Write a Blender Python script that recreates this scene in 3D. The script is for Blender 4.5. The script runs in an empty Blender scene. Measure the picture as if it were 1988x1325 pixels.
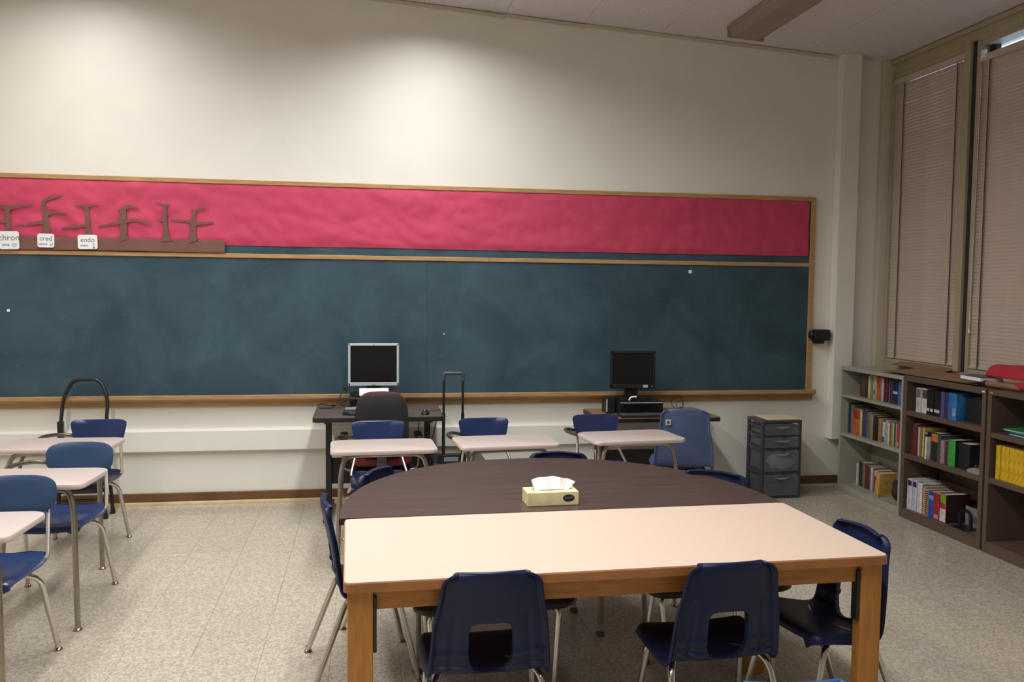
import bpy, bmesh, math, random
from mathutils import Vector, Matrix, noise
random.seed(7)
scene = bpy.context.scene
C = scene.collection
PI = math.pi

# ------------------------------------------------------------------ camera
FPX, YAW, PITCH, ROLL, CAMH = 1676.5, 0.1665, 0.0598, 0.0107, 1.72
fw = Vector((math.sin(YAW)*math.cos(PITCH), math.cos(YAW)*math.cos(PITCH), -math.sin(PITCH)))
rt = Vector((math.cos(YAW), -math.sin(YAW), 0)); up = rt.cross(fw)
r2 = math.cos(ROLL)*rt + math.sin(ROLL)*up
u2 = -math.sin(ROLL)*rt + math.cos(ROLL)*up
cd = bpy.data.cameras.new('camera'); cam = bpy.data.objects.new('camera', cd); C.objects.link(cam)
cd.sensor_width = 36; cd.sensor_fit = 'HORIZONTAL'; cd.lens = 36*FPX/1988; cd.clip_start = .05
M = Matrix((r2, u2, -fw)).transposed().to_4x4(); M.translation = (0, 0, CAMH); cam.matrix_world = M
scene.camera = cam

# ------------------------------------------------------------------ world, light, exposure
w = bpy.data.worlds.new('sky'); scene.world = w; w.use_nodes = True
bg = w.node_tree.nodes['Background']; bg.inputs[0].default_value = (.55, .72, 1, 1); bg.inputs[1].default_value = 3.5
def tube_row(name, x, z, y0, y1, power, col, wid=.28):
    l = bpy.data.lights.new(name, 'AREA'); l.shape = 'RECTANGLE'; l.size = wid; l.size_y = y1-y0
    l.energy = power; l.color = col; l.spread = math.radians(157)
    o = bpy.data.objects.new(name, l); C.objects.link(o); o.location = (x, (y0+y1)/2, z)
    return o
tube_row('fluorescent_row', 0.45, 3.88, 0.8, 6.50, 137, (.975, 1, 1))
tube_row('fluorescent_row', -2.05, 4.03, 0.8, 6.50, 124, (1, .99, .97))
scene.view_settings.view_transform = 'Standard'; scene.view_settings.look = 'None'
scene.view_settings.gamma = 1; scene.view_settings.use_curve_mapping = False
scene.view_settings.exposure = 0.0

# ------------------------------------------------------------------ materials
def lin(c):
    return tuple((v/255/12.92 if v/255 <= .04045 else ((v/255+.055)/1.055)**2.4) for v in c)
def mat(name, rgb, rough=.5, metal=0., var=.0, vscale=8., bump=0., bscale=60., coat=0., spec=.5, stretch=None, rgb2=None, detail=4, randval=0., trans=0., alpha=1.):
    m = bpy.data.materials.new(name); m.use_nodes = True; nt = m.node_tree; N = nt.nodes; L = nt.links
    b = N['Principled BSDF']; c = lin(rgb)
    b.inputs['Base Color'].default_value = (*c, 1); b.inputs['Roughness'].default_value = rough
    b.inputs['Metallic'].default_value = metal; b.inputs['Coat Weight'].default_value = coat
    b.inputs['Specular IOR Level'].default_value = spec
    b.inputs['Transmission Weight'].default_value = trans; b.inputs['Alpha'].default_value = alpha
    tc = N.new('ShaderNodeTexCoord'); src = tc.outputs['Object']
    if stretch:
        mp = N.new('ShaderNodeMapping'); mp.inputs['Scale'].default_value = stretch
        L.new(src, mp.inputs[0]); src = mp.outputs[0]
    col = None
    if var > 0 or rgb2:
        n = N.new('ShaderNodeTexNoise'); n.inputs['Scale'].default_value = vscale; n.inputs['Detail'].default_value = detail
        L.new(src, n.inputs[0])
        rp = N.new('ShaderNodeValToRGB')
        c2 = lin(rgb2) if rgb2 else tuple(max(0, v*(1-var)) for v in c)
        c1 = c if rgb2 else tuple(min(1, v*(1+var)) for v in c)
        rp.color_ramp.elements[0].position = .35; rp.color_ramp.elements[1].position = .65
        rp.color_ramp.elements[0].color = (*c2, 1); rp.color_ramp.elements[1].color = (*c1, 1)
        L.new(n.outputs['Fac'], rp.inputs[0]); col = rp.outputs[0]
    if randval > 0:
        oi = N.new('ShaderNodeObjectInfo'); mr = N.new('ShaderNodeMapRange')
        mr.inputs[3].default_value = 1-randval; mr.inputs[4].default_value = 1+randval
        L.new(oi.outputs['Random'], mr.inputs[0])
        hs = N.new('ShaderNodeHueSaturation'); L.new(mr.outputs[0], hs.inputs['Value'])
        if col: L.new(col, hs.inputs['Color'])
        else: hs.inputs['Color'].default_value = (*c, 1)
        col = hs.outputs[0]
    if col: L.new(col, b.inputs['Base Color'])
    if bump > 0:
        n2 = N.new('ShaderNodeTexNoise'); n2.inputs['Scale'].default_value = bscale; n2.inputs['Detail'].default_value = 3
        L.new(src, n2.inputs[0])
        bp = N.new('ShaderNodeBump'); bp.inputs['Strength'].default_value = bump; bp.inputs['Distance'].default_value = .01
        L.new(n2.outputs['Fac'], bp.inputs['Height']); L.new(bp.outputs[0], b.inputs['Normal'])
    return m
m_wall = mat('wall_paint', (234, 231, 221), .55, var=.02, vscale=3, bump=.04, bscale=120)
m_ceil = mat('ceiling_board', (220, 214, 218), .9, var=.06, vscale=60, bump=.15, bscale=180)
m_trimp = mat('trim_paint', (205, 198, 175), .45, var=.03)
m_base = mat('brown_baseboard', (110, 76, 44), .45, var=.15, vscale=5)
m_strip = mat('pale_floor_strip', (196, 172, 122), .4, var=.1)
m_oak = mat('oak_trim', (184, 142, 92), .5, var=.16, vscale=6, stretch=(1, 12, 12))
m_tray = mat('oak_tray', (176, 138, 92), .5, var=.14, vscale=6, stretch=(1, 12, 12))
m_red = mat('red_paper', (200, 66, 98), .75, var=.05, vscale=6, bump=.1, bscale=30)
m_brownp = mat('brown_paper', (120, 84, 72), .8, var=.08, vscale=7)
m_kraft = mat('kraft_paper', (140, 106, 76), .8, var=.1, vscale=5)
m_white = mat('white_paper', (240, 240, 242), .7, var=.02)
m_ink = mat('grey_marker', (120, 120, 128), .8)
m_ink2 = mat('dark_ink', (70, 72, 80), .8)
m_chrome = mat('chrome', (205, 202, 196), .16, 1., var=.05, vscale=30)
m_tube = mat('satin_nickel_tube', (168, 160, 146), .36, 1., var=.08, vscale=20)
m_glide = mat('nickel_glide', (170, 150, 125), .25, 1.)
m_rubber = mat('grey_rubber', (90, 88, 84), .8)
m_blackp = mat('black_plastic', (26, 25, 26), .45, var=.1)
m_blackm = mat('black_metal', (22, 21, 22), .38, var=.1, spec=.6)
m_navy = mat('navy_shell', (17, 28, 66), .42, spec=.4, var=.06, vscale=12, bump=.08, bscale=400)
m_navy2 = mat('bright_blue_shell', (38, 84, 150), .38, var=.05, bump=.05, bscale=400)
m_dnavy = mat('dark_navy_gloss', (22, 30, 62), .3, var=.08, vscale=12)
m_slate = mat('slate_blue_plastic', (48, 72, 106), .36, var=.06, vscale=10, bump=.05, bscale=300)
m_seatb = mat('blue_seat_plastic', (30, 50, 92), .22, var=.08, vscale=10)
m_dull = mat('dull_blue_shell', (74, 90, 128), .55, var=.08, vscale=8)
m_desk = mat('desk_laminate', (204, 187, 180), .32, var=.02, vscale=80)
m_tbl = mat('peach_laminate', (208, 184, 166), .6, spec=.25, var=.015, vscale=60)
m_tblw = mat('honey_wood', (186, 126, 58), .42, var=.14, vscale=5, stretch=(1.5, 14, 14))
m_tblleg = mat('honey_wood_leg', (186, 126, 58), .42, var=.12, vscale=5, stretch=(14, 14, 1.5))
m_tblw2 = mat('honey_wood_edge', (170, 112, 62), .45, var=.16, vscale=9)
m_half = mat('walnut_laminate', (84, 67, 60), .38, rgb2=(64, 50, 45), vscale=4, stretch=(.6, 22, 1), detail=7)
m_dark = mat('dark_seat', (46, 36, 48), .5, var=.1)
m_greyb = mat('grey_metal_bookcase', (164, 162, 148), .42, var=.04)
m_brnb = mat('brown_metal_bookcase', (98, 80, 70), .42, var=.05)
m_blind = mat('blind_slat', (202, 184, 168), .42, var=.05, vscale=5)
m_tapeshadow = mat('tape_shadow_brown', (70, 56, 46), .8)
m_cream = mat('cream_tape', (190, 178, 158), .7)
m_frame = mat('window_frame_paint', (176, 164, 136), .5, var=.05)
m_gap = mat('dark_gap_tone', (48, 44, 46), .7)  # near-black colour standing in for the darkness of gaps
m_silver = mat('silver_plastic', (190, 196, 202), .4, var=.02)
m_screen = mat('black_screen', (20, 19, 23), .22, spec=.35)
m_pctop = mat('dark_desk_laminate', (92, 80, 74), .45, var=.1, vscale=9)
m_wooddesk = mat('brown_wood_desk', (150, 118, 76), .45, var=.16, vscale=5, stretch=(1.5, 12, 12))
m_maroon = mat('maroon_fabric', (112, 40, 48), .9, var=.1, vscale=60, bump=.2, bscale=500)
m_smoke = mat('smoky_drawer_plastic', (112, 116, 124), .3, var=.04, alpha=.42)
m_smokef = mat('charcoal_frame_plastic', (66, 68, 76), .4, var=.05)
m_smokeh = mat('drawer_handle_plastic', (128, 134, 138), .35)
m_creamp = mat('cream_paper', (222, 212, 172), .75)
m_box = mat('tissue_box_card', (236, 226, 176), .6, rgb2=(222, 210, 158), vscale=26)
m_navyl = mat('navy_label', (28, 30, 52), .5)
m_tissue = mat('white_tissue', (252, 252, 254), .85, bump=.05, bscale=60)
m_redf = mat('red_fabric', (178, 44, 56), .85, var=.12, vscale=9, bump=.25, bscale=120)
m_page = mat('book_pages', (216, 206, 184), .8, var=.06, vscale=90)
m_glass = mat('window_glass', (235, 240, 245), .02, trans=1.)
m_led = mat('fixture_lens', (150, 138, 120), .5, var=.04)
m_fix = mat('fixture_body', (150, 138, 122), .5)

# slate chalkboard: teal with wiped chalk haze
m_board = bpy.data.materials.new('green_chalkboard'); m_board.use_nodes = True
nt = m_board.node_tree; N = nt.nodes; L = nt.links; b = N['Principled BSDF']; b.inputs['Roughness'].default_value = .62
tc = N.new('ShaderNodeTexCoord'); n1 = N.new('ShaderNodeTexNoise'); n1.inputs['Scale'].default_value = 2.2; n1.inputs['Detail'].default_value = 7; n1.inputs['Roughness'].default_value = .62
n1.inputs['Distortion'].default_value = .6
L.new(tc.outputs['Object'], n1.inputs[0])
rp = N.new('ShaderNodeValToRGB'); e = rp.color_ramp.elements
e[0].position = .32; e[0].color = (*lin((38, 64, 78)), 1); e[1].position = .76; e[1].color = (*lin((64, 92, 104)), 1)
L.new(n1.outputs['Fac'], rp.inputs[0])
n3 = N.new('ShaderNodeTexNoise'); n3.inputs['Scale'].default_value = 34; n3.inputs['Detail'].default_value = 3; L.new(tc.outputs['Object'], n3.inputs[0])
rp3 = N.new('ShaderNodeValToRGB'); rp3.color_ramp.elements[0].position = .66; rp3.color_ramp.elements[0].color = (0, 0, 0, 1)
rp3.color_ramp.elements[1].position = .82; rp3.color_ramp.elements[1].color = (.35, .35, .35, 1); L.new(n3.outputs['Fac'], rp3.inputs[0])
mx = N.new('ShaderNodeMixRGB'); mx.inputs[2].default_value = (*lin((104, 126, 134)), 1)
L.new(rp3.outputs[0], mx.inputs[0]); L.new(rp.outputs[0], mx.inputs[1]); L.new(mx.outputs[0], b.inputs['Base Color'])

# speckled vinyl floor tile
m_tile = bpy.data.materials.new('speckled_vinyl_tile'); m_tile.use_nodes = True
nt = m_tile.node_tree; N = nt.nodes; L = nt.links; b = N['Principled BSDF']; b.inputs['Roughness'].default_value = .24
b.inputs['Specular IOR Level'].default_value = .45
ge = N.new('ShaderNodeNewGeometry')
v1 = N.new('ShaderNodeTexVoronoi'); v1.inputs['Scale'].default_value = 95; L.new(ge.outputs['Position'], v1.inputs['Vector'])
n1 = N.new('ShaderNodeTexNoise'); n1.inputs['Scale'].default_value = 60; n1.inputs['Detail'].default_value = 6; n1.inputs['Roughness'].default_value = .7
L.new(ge.outputs['Position'], n1.inputs[0])
bw = N.new('ShaderNodeRGBToBW'); L.new(v1.outputs['Color'], bw.inputs[0])
ad = N.new('ShaderNodeMath'); ad.operation = 'ADD'; L.new(bw.outputs[0], ad.inputs[0]); L.new(n1.outputs['Fac'], ad.inputs[1])
rp = N.new('ShaderNodeValToRGB'); e = rp.color_ramp.elements
e[0].position = .55; e[0].color = (*lin((170, 159, 142)), 1); e[1].position = 1.3/1.0 if False else .98; e[1].color = (*lin((200, 190, 174)), 1)
e2 = e.new(.72); e2.color = (*lin((184, 173, 156)), 1)
hf = N.new('ShaderNodeMath'); hf.operation = 'MULTIPLY'; hf.inputs[1].default_value = .72; L.new(ad.outputs[0], hf.inputs[0])
L.new(hf.outputs[0], rp.inputs[0])
oi = N.new('ShaderNodeObjectInfo'); mr = N.new('ShaderNodeMapRange'); mr.inputs[3].default_value = .98; mr.inputs[4].default_value = 1.02
L.new(oi.outputs['Random'], mr.inputs[0]); hs = N.new('ShaderNodeHueSaturation'); L.new(mr.outputs[0], hs.inputs['Value']); L.new(rp.outputs[0], hs.inputs['Color'])
L.new(hs.outputs[0], b.inputs['Base Color'])
m_joint = mat('tile_joint', (124, 114, 100), .8)

# ------------------------------------------------------------------ mesh helpers
class MB:
    def __init__(s): s.v = []; s.f = []
    def add(s, vs, fs):
        o = len(s.v); s.v += [tuple(v) for v in vs]; s.f += [tuple(i+o for i in f) for f in fs]; return s
    def box(s, x0, x1, y0, y1, z0, z1):
        return s.add([(x0,y0,z0),(x1,y0,z0),(x1,y1,z0),(x0,y1,z0),(x0,y0,z1),(x1,y0,z1),(x1,y1,z1),(x0,y1,z1)],
                     [(0,3,2,1),(4,5,6,7),(0,1,5,4),(1,2,6,5),(2,3,7,6),(3,0,4,7)])
    def rbox(s, x0, x1, y0, y1, z0, z1, r=.005, seg=2):
        bm = bmesh.new(); bmesh.ops.create_cube(bm, size=1)
        for v in bm.verts: v.co = ((x0+x1)/2+v.co.x*(x1-x0), (y0+y1)/2+v.co.y*(y1-y0), (z0+z1)/2+v.co.z*(z1-z0))
        bmesh.ops.bevel(bm, geom=bm.edges[:], offset=r, segments=seg, affect='EDGES', profile=.5)
        return s.bm(bm)
    def bm(s, bm):
        bm.verts.index_update(); s.add([v.co[:] for v in bm.verts], [[v.index for v in f.verts] for f in bm.faces]); bm.free(); return s
    def prism(s, out, axis, a0, a1):
        # closed outline (list of 2d), extruded along axis
        n = len(out)
        def P(q, a): return (a,)+tuple(q) if axis == 'x' else ((q[0], a, q[1]) if axis == 'y' else (q[0], q[1], a))
        vs = [P(q, a0) for q in out]+[P(q, a1) for q in out]
        fs = [tuple(range(n)), tuple(range(2*n-1, n-1, -1))]+[(i, i+n, (i+1) % n+n, (i+1) % n) for i in range(n)]
        return s.add(vs, fs)
    def tube(s, path, r, seg=10, cap=True, r1=None):
        P = [Vector(p) for p in path]; n = len(P); prev = None; rings = []
        for i, p in enumerate(P):
            t = ((P[min(i+1, n-1)]-P[max(i-1, 0)])).normalized()
            if prev is None:
                a = Vector((0, 0, 1)) if abs(t.z) < .9 else Vector((1, 0, 0)); u = t.cross(a).normalized()
            else:
                u = (prev-t*prev.dot(t)).normalized()
            prev = u; v = t.cross(u); rr = r if r1 is None else r+(r1-r)*i/(n-1)
            rings.append([p+rr*(math.cos(2*PI*k/seg)*u+math.sin(2*PI*k/seg)*v) for k in range(seg)])
        vs = [q for R in rings for q in R]; fs = []
        for i in range(n-1):
            for k in range(seg):
                fs.append((i*seg+k, i*seg+(k+1) % seg, (i+1)*seg+(k+1) % seg, (i+1)*seg+k))
        if cap: fs += [tuple(range(seg-1, -1, -1)), tuple((n-1)*seg+k for k in range(seg))]
        return s.add(vs, fs)
    def lathe(s, prof, c=(0,0,0), seg=14):
        n = len(prof); vs = []; fs = []
        for r, z in prof:
            for k in range(seg): vs.append((c[0]+r*math.cos(2*PI*k/seg), c[1]+r*math.sin(2*PI*k/seg), c[2]+z))
        for i in range(n-1):
            for k in range(seg): fs.append((i*seg+k, i*seg+(k+1) % seg, (i+1)*seg+(k+1) % seg, (i+1)*seg+k))
        fs += [tuple(range(seg-1, -1, -1)), tuple((n-1)*seg+k for k in range(seg))]
        return s.add(vs, fs)
    def mesh(s, name, smooth=False):
        me = bpy.data.meshes.new(name); me.from_pydata(s.v, [], s.f); me.update()
        bm = bmesh.new(); bm.from_mesh(me); bmesh.ops.recalc_face_normals(bm, faces=bm.faces); bm.to_mesh(me); bm.free()
        if smooth:
            for p in me.polygons: p.use_smooth = True
            try: me.set_sharp_from_angle(angle=math.radians(38))
            except Exception: pass
        return me
    def build(s, name, m, parent=None, smooth=False, **tags):
        return mo(name, s.mesh(name, smooth), m, parent, **tags)
def mo(name, me, m, parent=None, label=None, cat=None, group=None, kind=None, loc=None, rot=None):
    o = bpy.data.objects.new(name, me); C.objects.link(o)
    if m is not None and len(me.materials) == 0: me.materials.append(m)
    if parent: o.parent = parent
    if loc: o.location = loc
    if rot: o.rotation_euler = rot
    return tag(o, label, cat, group, kind)
def tag(o, label=None, cat=None, group=None, kind=None):
    if label: o['label'] = label
    if cat: o['category'] = cat
    if group: o['group'] = group
    if kind: o['kind'] = kind
    return o
def empty(name, loc=(0,0,0), rz=0, label=None, cat=None, group=None, kind=None):
    o = bpy.data.objects.new(name, None); C.objects.link(o); o.location = loc; o.rotation_euler = (0, 0, rz); o.empty_display_size = .1
    return tag(o, label, cat, group, kind)
def copy_tree(o, parent=None, recolor=None):
    c = o.copy(); C.objects.link(c); c.parent = parent
    for ch in list(o.children): copy_tree(ch, c)
    return c
def fillet(pts, r, seg=6):
    P = [Vector(p) for p in pts]; out = [P[0]]
    for i in range(1, len(P)-1):
        a, b_, c = P[i-1], P[i], P[i+1]; d1 = (a-b_); d2 = (c-b_); rr = min(r, d1.length*.48, d2.length*.48)
        p1 = b_+d1.normalized()*rr; p2 = b_+d2.normalized()*rr
        for k in range(seg+1):
            t = k/seg; out.append((1-t)**2*p1+2*t*(1-t)*b_+t*t*p2)
    out.append(P[-1]); return out
def rrect(x0, x1, y0, y1, r, seg=5):
    rs = r if isinstance(r, (list, tuple)) else [r]*4; out = []
    for (cx, cy, a, q) in ((x1, y1, 0, rs[0]), (x0, y1, 90, rs[1]), (x0, y0, 180, rs[2]), (x1, y0, 270, rs[3])):
        sx = -1 if cx == x1 else 1; sy = -1 if cy == y1 else 1
        for k in range(seg+1):
            t = math.radians(a+90*k/seg); out.append((cx+sx*q+q*math.cos(t), cy+sy*q+q*math.sin(t)))
    return out
def text_mesh(body, size, name, extr=.0004):
    cu = bpy.data.curves.new('t', 'FONT'); cu.body = body; cu.size = size; cu.align_x = 'CENTER'; cu.align_y = 'CENTER'; cu.extrude = extr
    o = bpy.data.objects.new('t', cu); C.objects.link(o)
    dg = bpy.context.evaluated_depsgraph_get(); me = bpy.data.meshes.new_from_object(o.evaluated_get(dg)); me.name = name
    bpy.data.objects.remove(o); bpy.data.curves.remove(cu); return me
YW = 7.06; XW = 4.54
def cz(x): return 4.018-.0605*x            # sloping ceiling height

# ------------------------------------------------------------------ room shell
T = .3183
floor = MB().box(-4.6, XW, -3.2, YW, -.06, -.004).build('floor', m_joint, kind='structure')
tile_me = MB().rbox(-T/2+.0004, T/2-.0004, -T/2+.0004, T/2-.0004, -.005, 0, .0012, 1).mesh('tile'); tile_me.materials.append(m_tile)
rest = MB(); x0t = -.167+T/2; y0t = 4.445+T/2
def in_view(x, y):
    d = Vector((x, y, -CAMH)); zc = d.dot(fw)
    if zc < .3: return False
    px = 994+FPX*d.dot(r2)/zc; py = 662-FPX*d.dot(u2)/zc
    return -60 < px < 2060 and py < 1400
cand = []
for i in range(-14, 15):
    for j in range(-25, 9):
        x = x0t+i*T; y = y0t+j*T
        if x-T/2 < -4.6 or y-T/2 < -3.2 or x-T/2 > XW-.02 or y-T/2 > YW-.02: continue
        cand.append((x, y, in_view(x, y)))
cand.sort(key=lambda c: (not c[2], c[1]))
for k, (x, y, vis) in enumerate(cand):
    xa, xb, ya, yb = x-T/2, min(x+T/2, XW), y-T/2, min(y+T/2, YW)
    full = xb-xa > T-.001 and yb-ya > T-.001
    if k < 300 and vis:
        z = random.uniform(-.0003, .0002)
        if full: mo('tile', tile_me, None, floor, loc=(x, y, z))
        else: MB().rbox(xa+.0004, xb-.0004, ya+.0004, yb-.0004, -.005, z, .0012, 1).build('tile', m_tile, floor)
    else: rest.box(xa+.0004, xb-.0004, ya+.0004, yb-.0004, -.005, 0)
rest.build('outer_tiles', m_tile, floor, kind='stuff')

MB().box(-4.7, XW+.2, YW, YW+.15, -.06, 4.45).build('wall_front', m_wall, kind='structure')
MB().box(-4.75, -4.6, -3.2, YW+.15, -.06, 4.5).build('wall_left', m_wall, kind='structure')
MB().box(-4.75, XW+.2, -3.35, -3.2, -.06, 4.5).build('wall_back', m_wall, kind='structure')
wr = empty('wall_right', (XW, 3, 0), kind='structure')
def wrp(name, m, *b):
    o = MB().box(*b).build(name, m, wr); o.matrix_parent_inverse = Matrix.Translation((-XW, -3, 0)); return o
wrp('lower_wall', m_wall, XW, XW+.2, -3.2, YW, -.06, 1.12)
wrp('side_wall', m_wall, XW, XW+.2, -3.2, 4.78, 1.12, 4.4)
wrp('header_beam', m_frame, XW-.02, XW+.2, 4.78, YW, 3.615, 4.4)
wrp('header_lip', m_frame, XW-.05, XW-.02, 4.0, YW, 3.70, 3.735)
wrp('sill', m_frame, XW-.04, XW+.2, 4.78, YW, 1.06, 1.12)

ceil = empty('ceiling', (0, 2, 4.0), kind='structure')
cp = Matrix.Translation((0, -2, -4.0))
PW = .655
def slab(x0, x1, y0, y1, d0, d1):
    return MB().add([(x0,y0,cz(x0)+d0),(x1,y0,cz(x1)+d0),(x1,y1,cz(x1)+d0),(x0,y1,cz(x0)+d0),(x0,y0,cz(x0)+d1),(x1,y0,cz(x1)+d1),(x1,y1,cz(x1)+d1),(x0,y1,cz(x0)+d1)],
        [(0,3,2,1),(4,5,6,7),(0,1,5,4),(1,2,6,5),(2,3,7,6),(3,0,4,7)])
o = slab(-4.75, XW+.2, -3.35, YW+.15, .02, .08).build('ceiling_deck', m_gap, ceil); o.matrix_parent_inverse = cp
xs = [1.105+PW*k for k in range(-9, 6)]
for i in range(len(xs)):
    xa = xs[i]; xb = xa+PW
    ya = YW
    while ya > -3.1:
        yb = max(ya-1.28, -3.2)
        s = random.uniform(-.001, .001)
        o = slab(max(xa, -4.6)+.0015, min(xb, XW)-.0015, yb+.0015, ya-.0015, s, .02).build('ceiling_board', m_ceil, ceil); o.matrix_parent_inverse = cp
        ya = yb
def crown(xa, xb, sag):
    return MB().add([(xa,YW-.018,cz(xa)-.03),(xb,YW-.018,cz(xb)-.03-sag),(xb,YW,cz(xb)-.03-sag),(xa,YW,cz(xa)-.03),(xa,YW-.018,cz(xa)-.004),(xb,YW-.018,cz(xb)-.004-sag),(xb,YW,cz(xb)-.004-sag),(xa,YW,cz(xa)-.004)],
        [(0,3,2,1),(4,5,6,7),(0,1,5,4),(1,2,6,5),(2,3,7,6),(3,0,4,7)])
tr = empty('trim_1', (0, YW, 3.9), kind='structure'); tp = Matrix.Translation((0, -YW, -3.9))
for xa, xb, sg in ((-4.6, -1.0, 0), (-1.0, .62, .002), (.62, 1.1, .012), (1.1, 1.77, .008), (1.77, 2.9, .0), (2.9, 4.0, .002)):
    o = crown(xa, xb-.002, sg).build('crown_strip', m_trimp, tr); o.matrix_parent_inverse = tp

MB().rbox(-4.6, 4.53, YW-.022, YW, .026, .094, .006).build('baseboard_front', m_base, kind='structure')
MB().prism([(YW, 0), (YW-.035, 0), (YW-.033, .012), (YW-.022, .026), (YW, .028)], 'x', -4.6, 3.0).build('trim_2', m_strip, kind='structure', smooth=True)
# boxed wiring duct low on the front wall
MB().prism([(YW, .425), (YW-.045, .425), (YW-.05, .43), (YW-.05, .585), (YW-.035, .602), (YW, .606)], 'x', -4.6, 2.93).build('trim_3', m_wall, kind='structure')
# boxed pipe chase right of the board
MB().rbox(4.026, 4.205, YW-.095, YW, .43, cz(4.2)+.01, .006).build('trim_4', m_wall, kind='structure')
MB().rbox(4.44, XW, YW-.06, YW, 1.0, cz(4.5)+.01, .004).build('trim_5', m_trimp, kind='structure')

# windows with closed venetian blinds
def window(n, ya, yb):
    wd = empty('window_%d' % n, (XW, (ya+yb)/2, 1.12), kind='structure')
    inv = Matrix.Translation((-XW, -(ya+yb)/2, -1.12))
    def pt(name, m, *bx):
        o = MB().rbox(*bx, r=.003, seg=1).build(name, m, wd); o.matrix_parent_inverse = inv
    pt('pane', m_glass, XW+.10, XW+.106, ya+.03, yb-.03, 1.15, 3.58)
    pt('frame_side', m_frame, XW-.03, XW+.15, yb-.035, yb, 1.12, 3.615)
    pt('frame_side', m_frame, XW-.03, XW+.15, ya, ya+.035, 1.12, 3.615)
    pt('frame_head', m_frame, XW-.02, XW+.15, ya+.035, yb-.035, 3.575, 3.615)
    pt('frame_foot', m_frame, XW-.02, XW+.15, ya+.035, yb-.035, 1.12, 1.15)
    for b_ in ((ya+.03, ya+.10, 1.15, 3.58), (yb-.10, yb-.03, 1.15, 3.58), (ya+.1, yb-.1, 1.15, 1.24)): pt('leak_blocker', m_gap, XW+.05, XW+.095, *b_)  # added dark strips behind the blind, blocking window light at its edges
    return wd
window(1, 6.03, 7.0); window(2, 4.8, 5.93)
mb = MB(); mb.rbox(XW-.06, XW+.15, 5.965, 6.03, 1.12, 3.62, .004); mb.build('trim_6', m_frame, kind='structure')
MB().rbox(XW-.035, XW+.15, 5.93, 5.965, 1.12, 3.62, .003).build('gap_shade_strip', m_gap, kind='structure')  # dark strip painting the shade of the gap beside the second blind

def blind(ya, yb, ztop, label, tapes, gapside):
    r = empty('venetian_blind', (XW, (ya+yb)/2, 1.15), label=label, cat='blind', group='closed venetian blinds')
    L_ = yb-ya; cyy = (ya+yb)/2; inv = Matrix.Translation((-XW, -cyy, -1.15))
    o = MB().rbox(XW-.03, XW+.03, ya, yb, ztop-.05, ztop, .004).build('head_rail', m_blind, r); o.matrix_parent_inverse = inv
    o = MB().rbox(XW-.018, XW+.012, ya+.004, yb-.004, 1.155, 1.175, .004).build('bottom_rail', m_blind, r); o.matrix_parent_inverse = inv
    wd = .036; pro = []
    for k in range(5):
        t = -1+2*k/4; pro.append((t*wd/2, .003*(1-t*t)))
    out = pro+[(a, b_-.0012) for a, b_ in reversed(pro)]
    me = MB().prism(out, 'y', -L_/2, L_/2).mesh('slat', True); me.materials.append(m_blind)
    z = 1.19; k = 0
    while z < ztop-.055:
        o = mo('slat', me, None, r, loc=(-.002, 0, z-1.15), rot=(0, math.radians(-74+random.uniform(-3, 3)), random.uniform(-.0015, .0015)))
        z += .0275; k += 1
    for t in tapes:
        o = MB().box(XW-.0215, XW-.0205, t-.003, t+.005, 1.16, ztop-.05).build('tape_shadow', m_tapeshadow, r); o.matrix_parent_inverse = inv  # dark line painting the shadow and slot gap beside the cream tape
        o = MB().box(XW-.0225, XW-.0215, t+.005, t+.017, 1.16, ztop-.05).build('cord', m_cream, r); o.matrix_parent_inverse = inv
    y = gapside
    o = MB().tube([(XW-.035, y, ztop-.06), (XW-.045, y, 2.4), (XW-.04, y+.005, 1.75)], .004, 6).build('tilt_wand', m_blind, r, True); o.matrix_parent_inverse = inv
    return r
blind(6.07, 6.96, 3.57, 'closed beige slatted blind in the window nearest the chalkboard', (6.83, 6.155), 6.10)
bl2 = blind(4.82, 5.90, 3.50, 'closed beige slatted blind above the red fabric bundle', (5.80, 5.0), 5.88)
inv = Matrix.Translation((-XW, -5.36, -1.15))
o = MB().tube([(XW-.04, 5.86, 3.4), (XW-.05, 5.862, 2.0), (XW-.05, 5.865, 1.45)], .002, 5).build('pull_cord', m_white, bl2); o.matrix_parent_inverse = inv
o = MB().lathe([(.002, .03), (.006, .02), (.008, 0), (.004, -.006)], (XW-.05, 5.865, 1.43), 8).build('cord_tassel', m_white, bl2, True); o.matrix_parent_inverse = inv
o = MB().rbox(XW-.045, XW-.02, 5.83, 5.87, 3.47, 3.53, .004).build('bracket', m_white, bl2); o.matrix_parent_inverse = inv

# dark ceiling fixture over the right of the board
lf = empty('ceiling_light', (3.0, 5.4, cz(3.0)), label='unlit long beige ceiling light above the right end of the chalkboard', cat='light')
a = math.atan(-.0605)
lf.rotation_euler = (0, -a, 0)
MB().rbox(-.16, .16, -1.3, 1.28, -.035, -.002, .006).build('housing', m_fix, lf)
MB().prism([(-.15, -.034), (-.135, -.075), (-.10, -.09), (.10, -.09), (.135, -.075), (.15, -.034)], 'y', -1.26, 1.255).build('lens', m_led, lf)
MB().rbox(-.155, .155, 1.256, 1.275, -.092, -.034, .004).build('end_cap', m_fix, lf)

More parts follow.
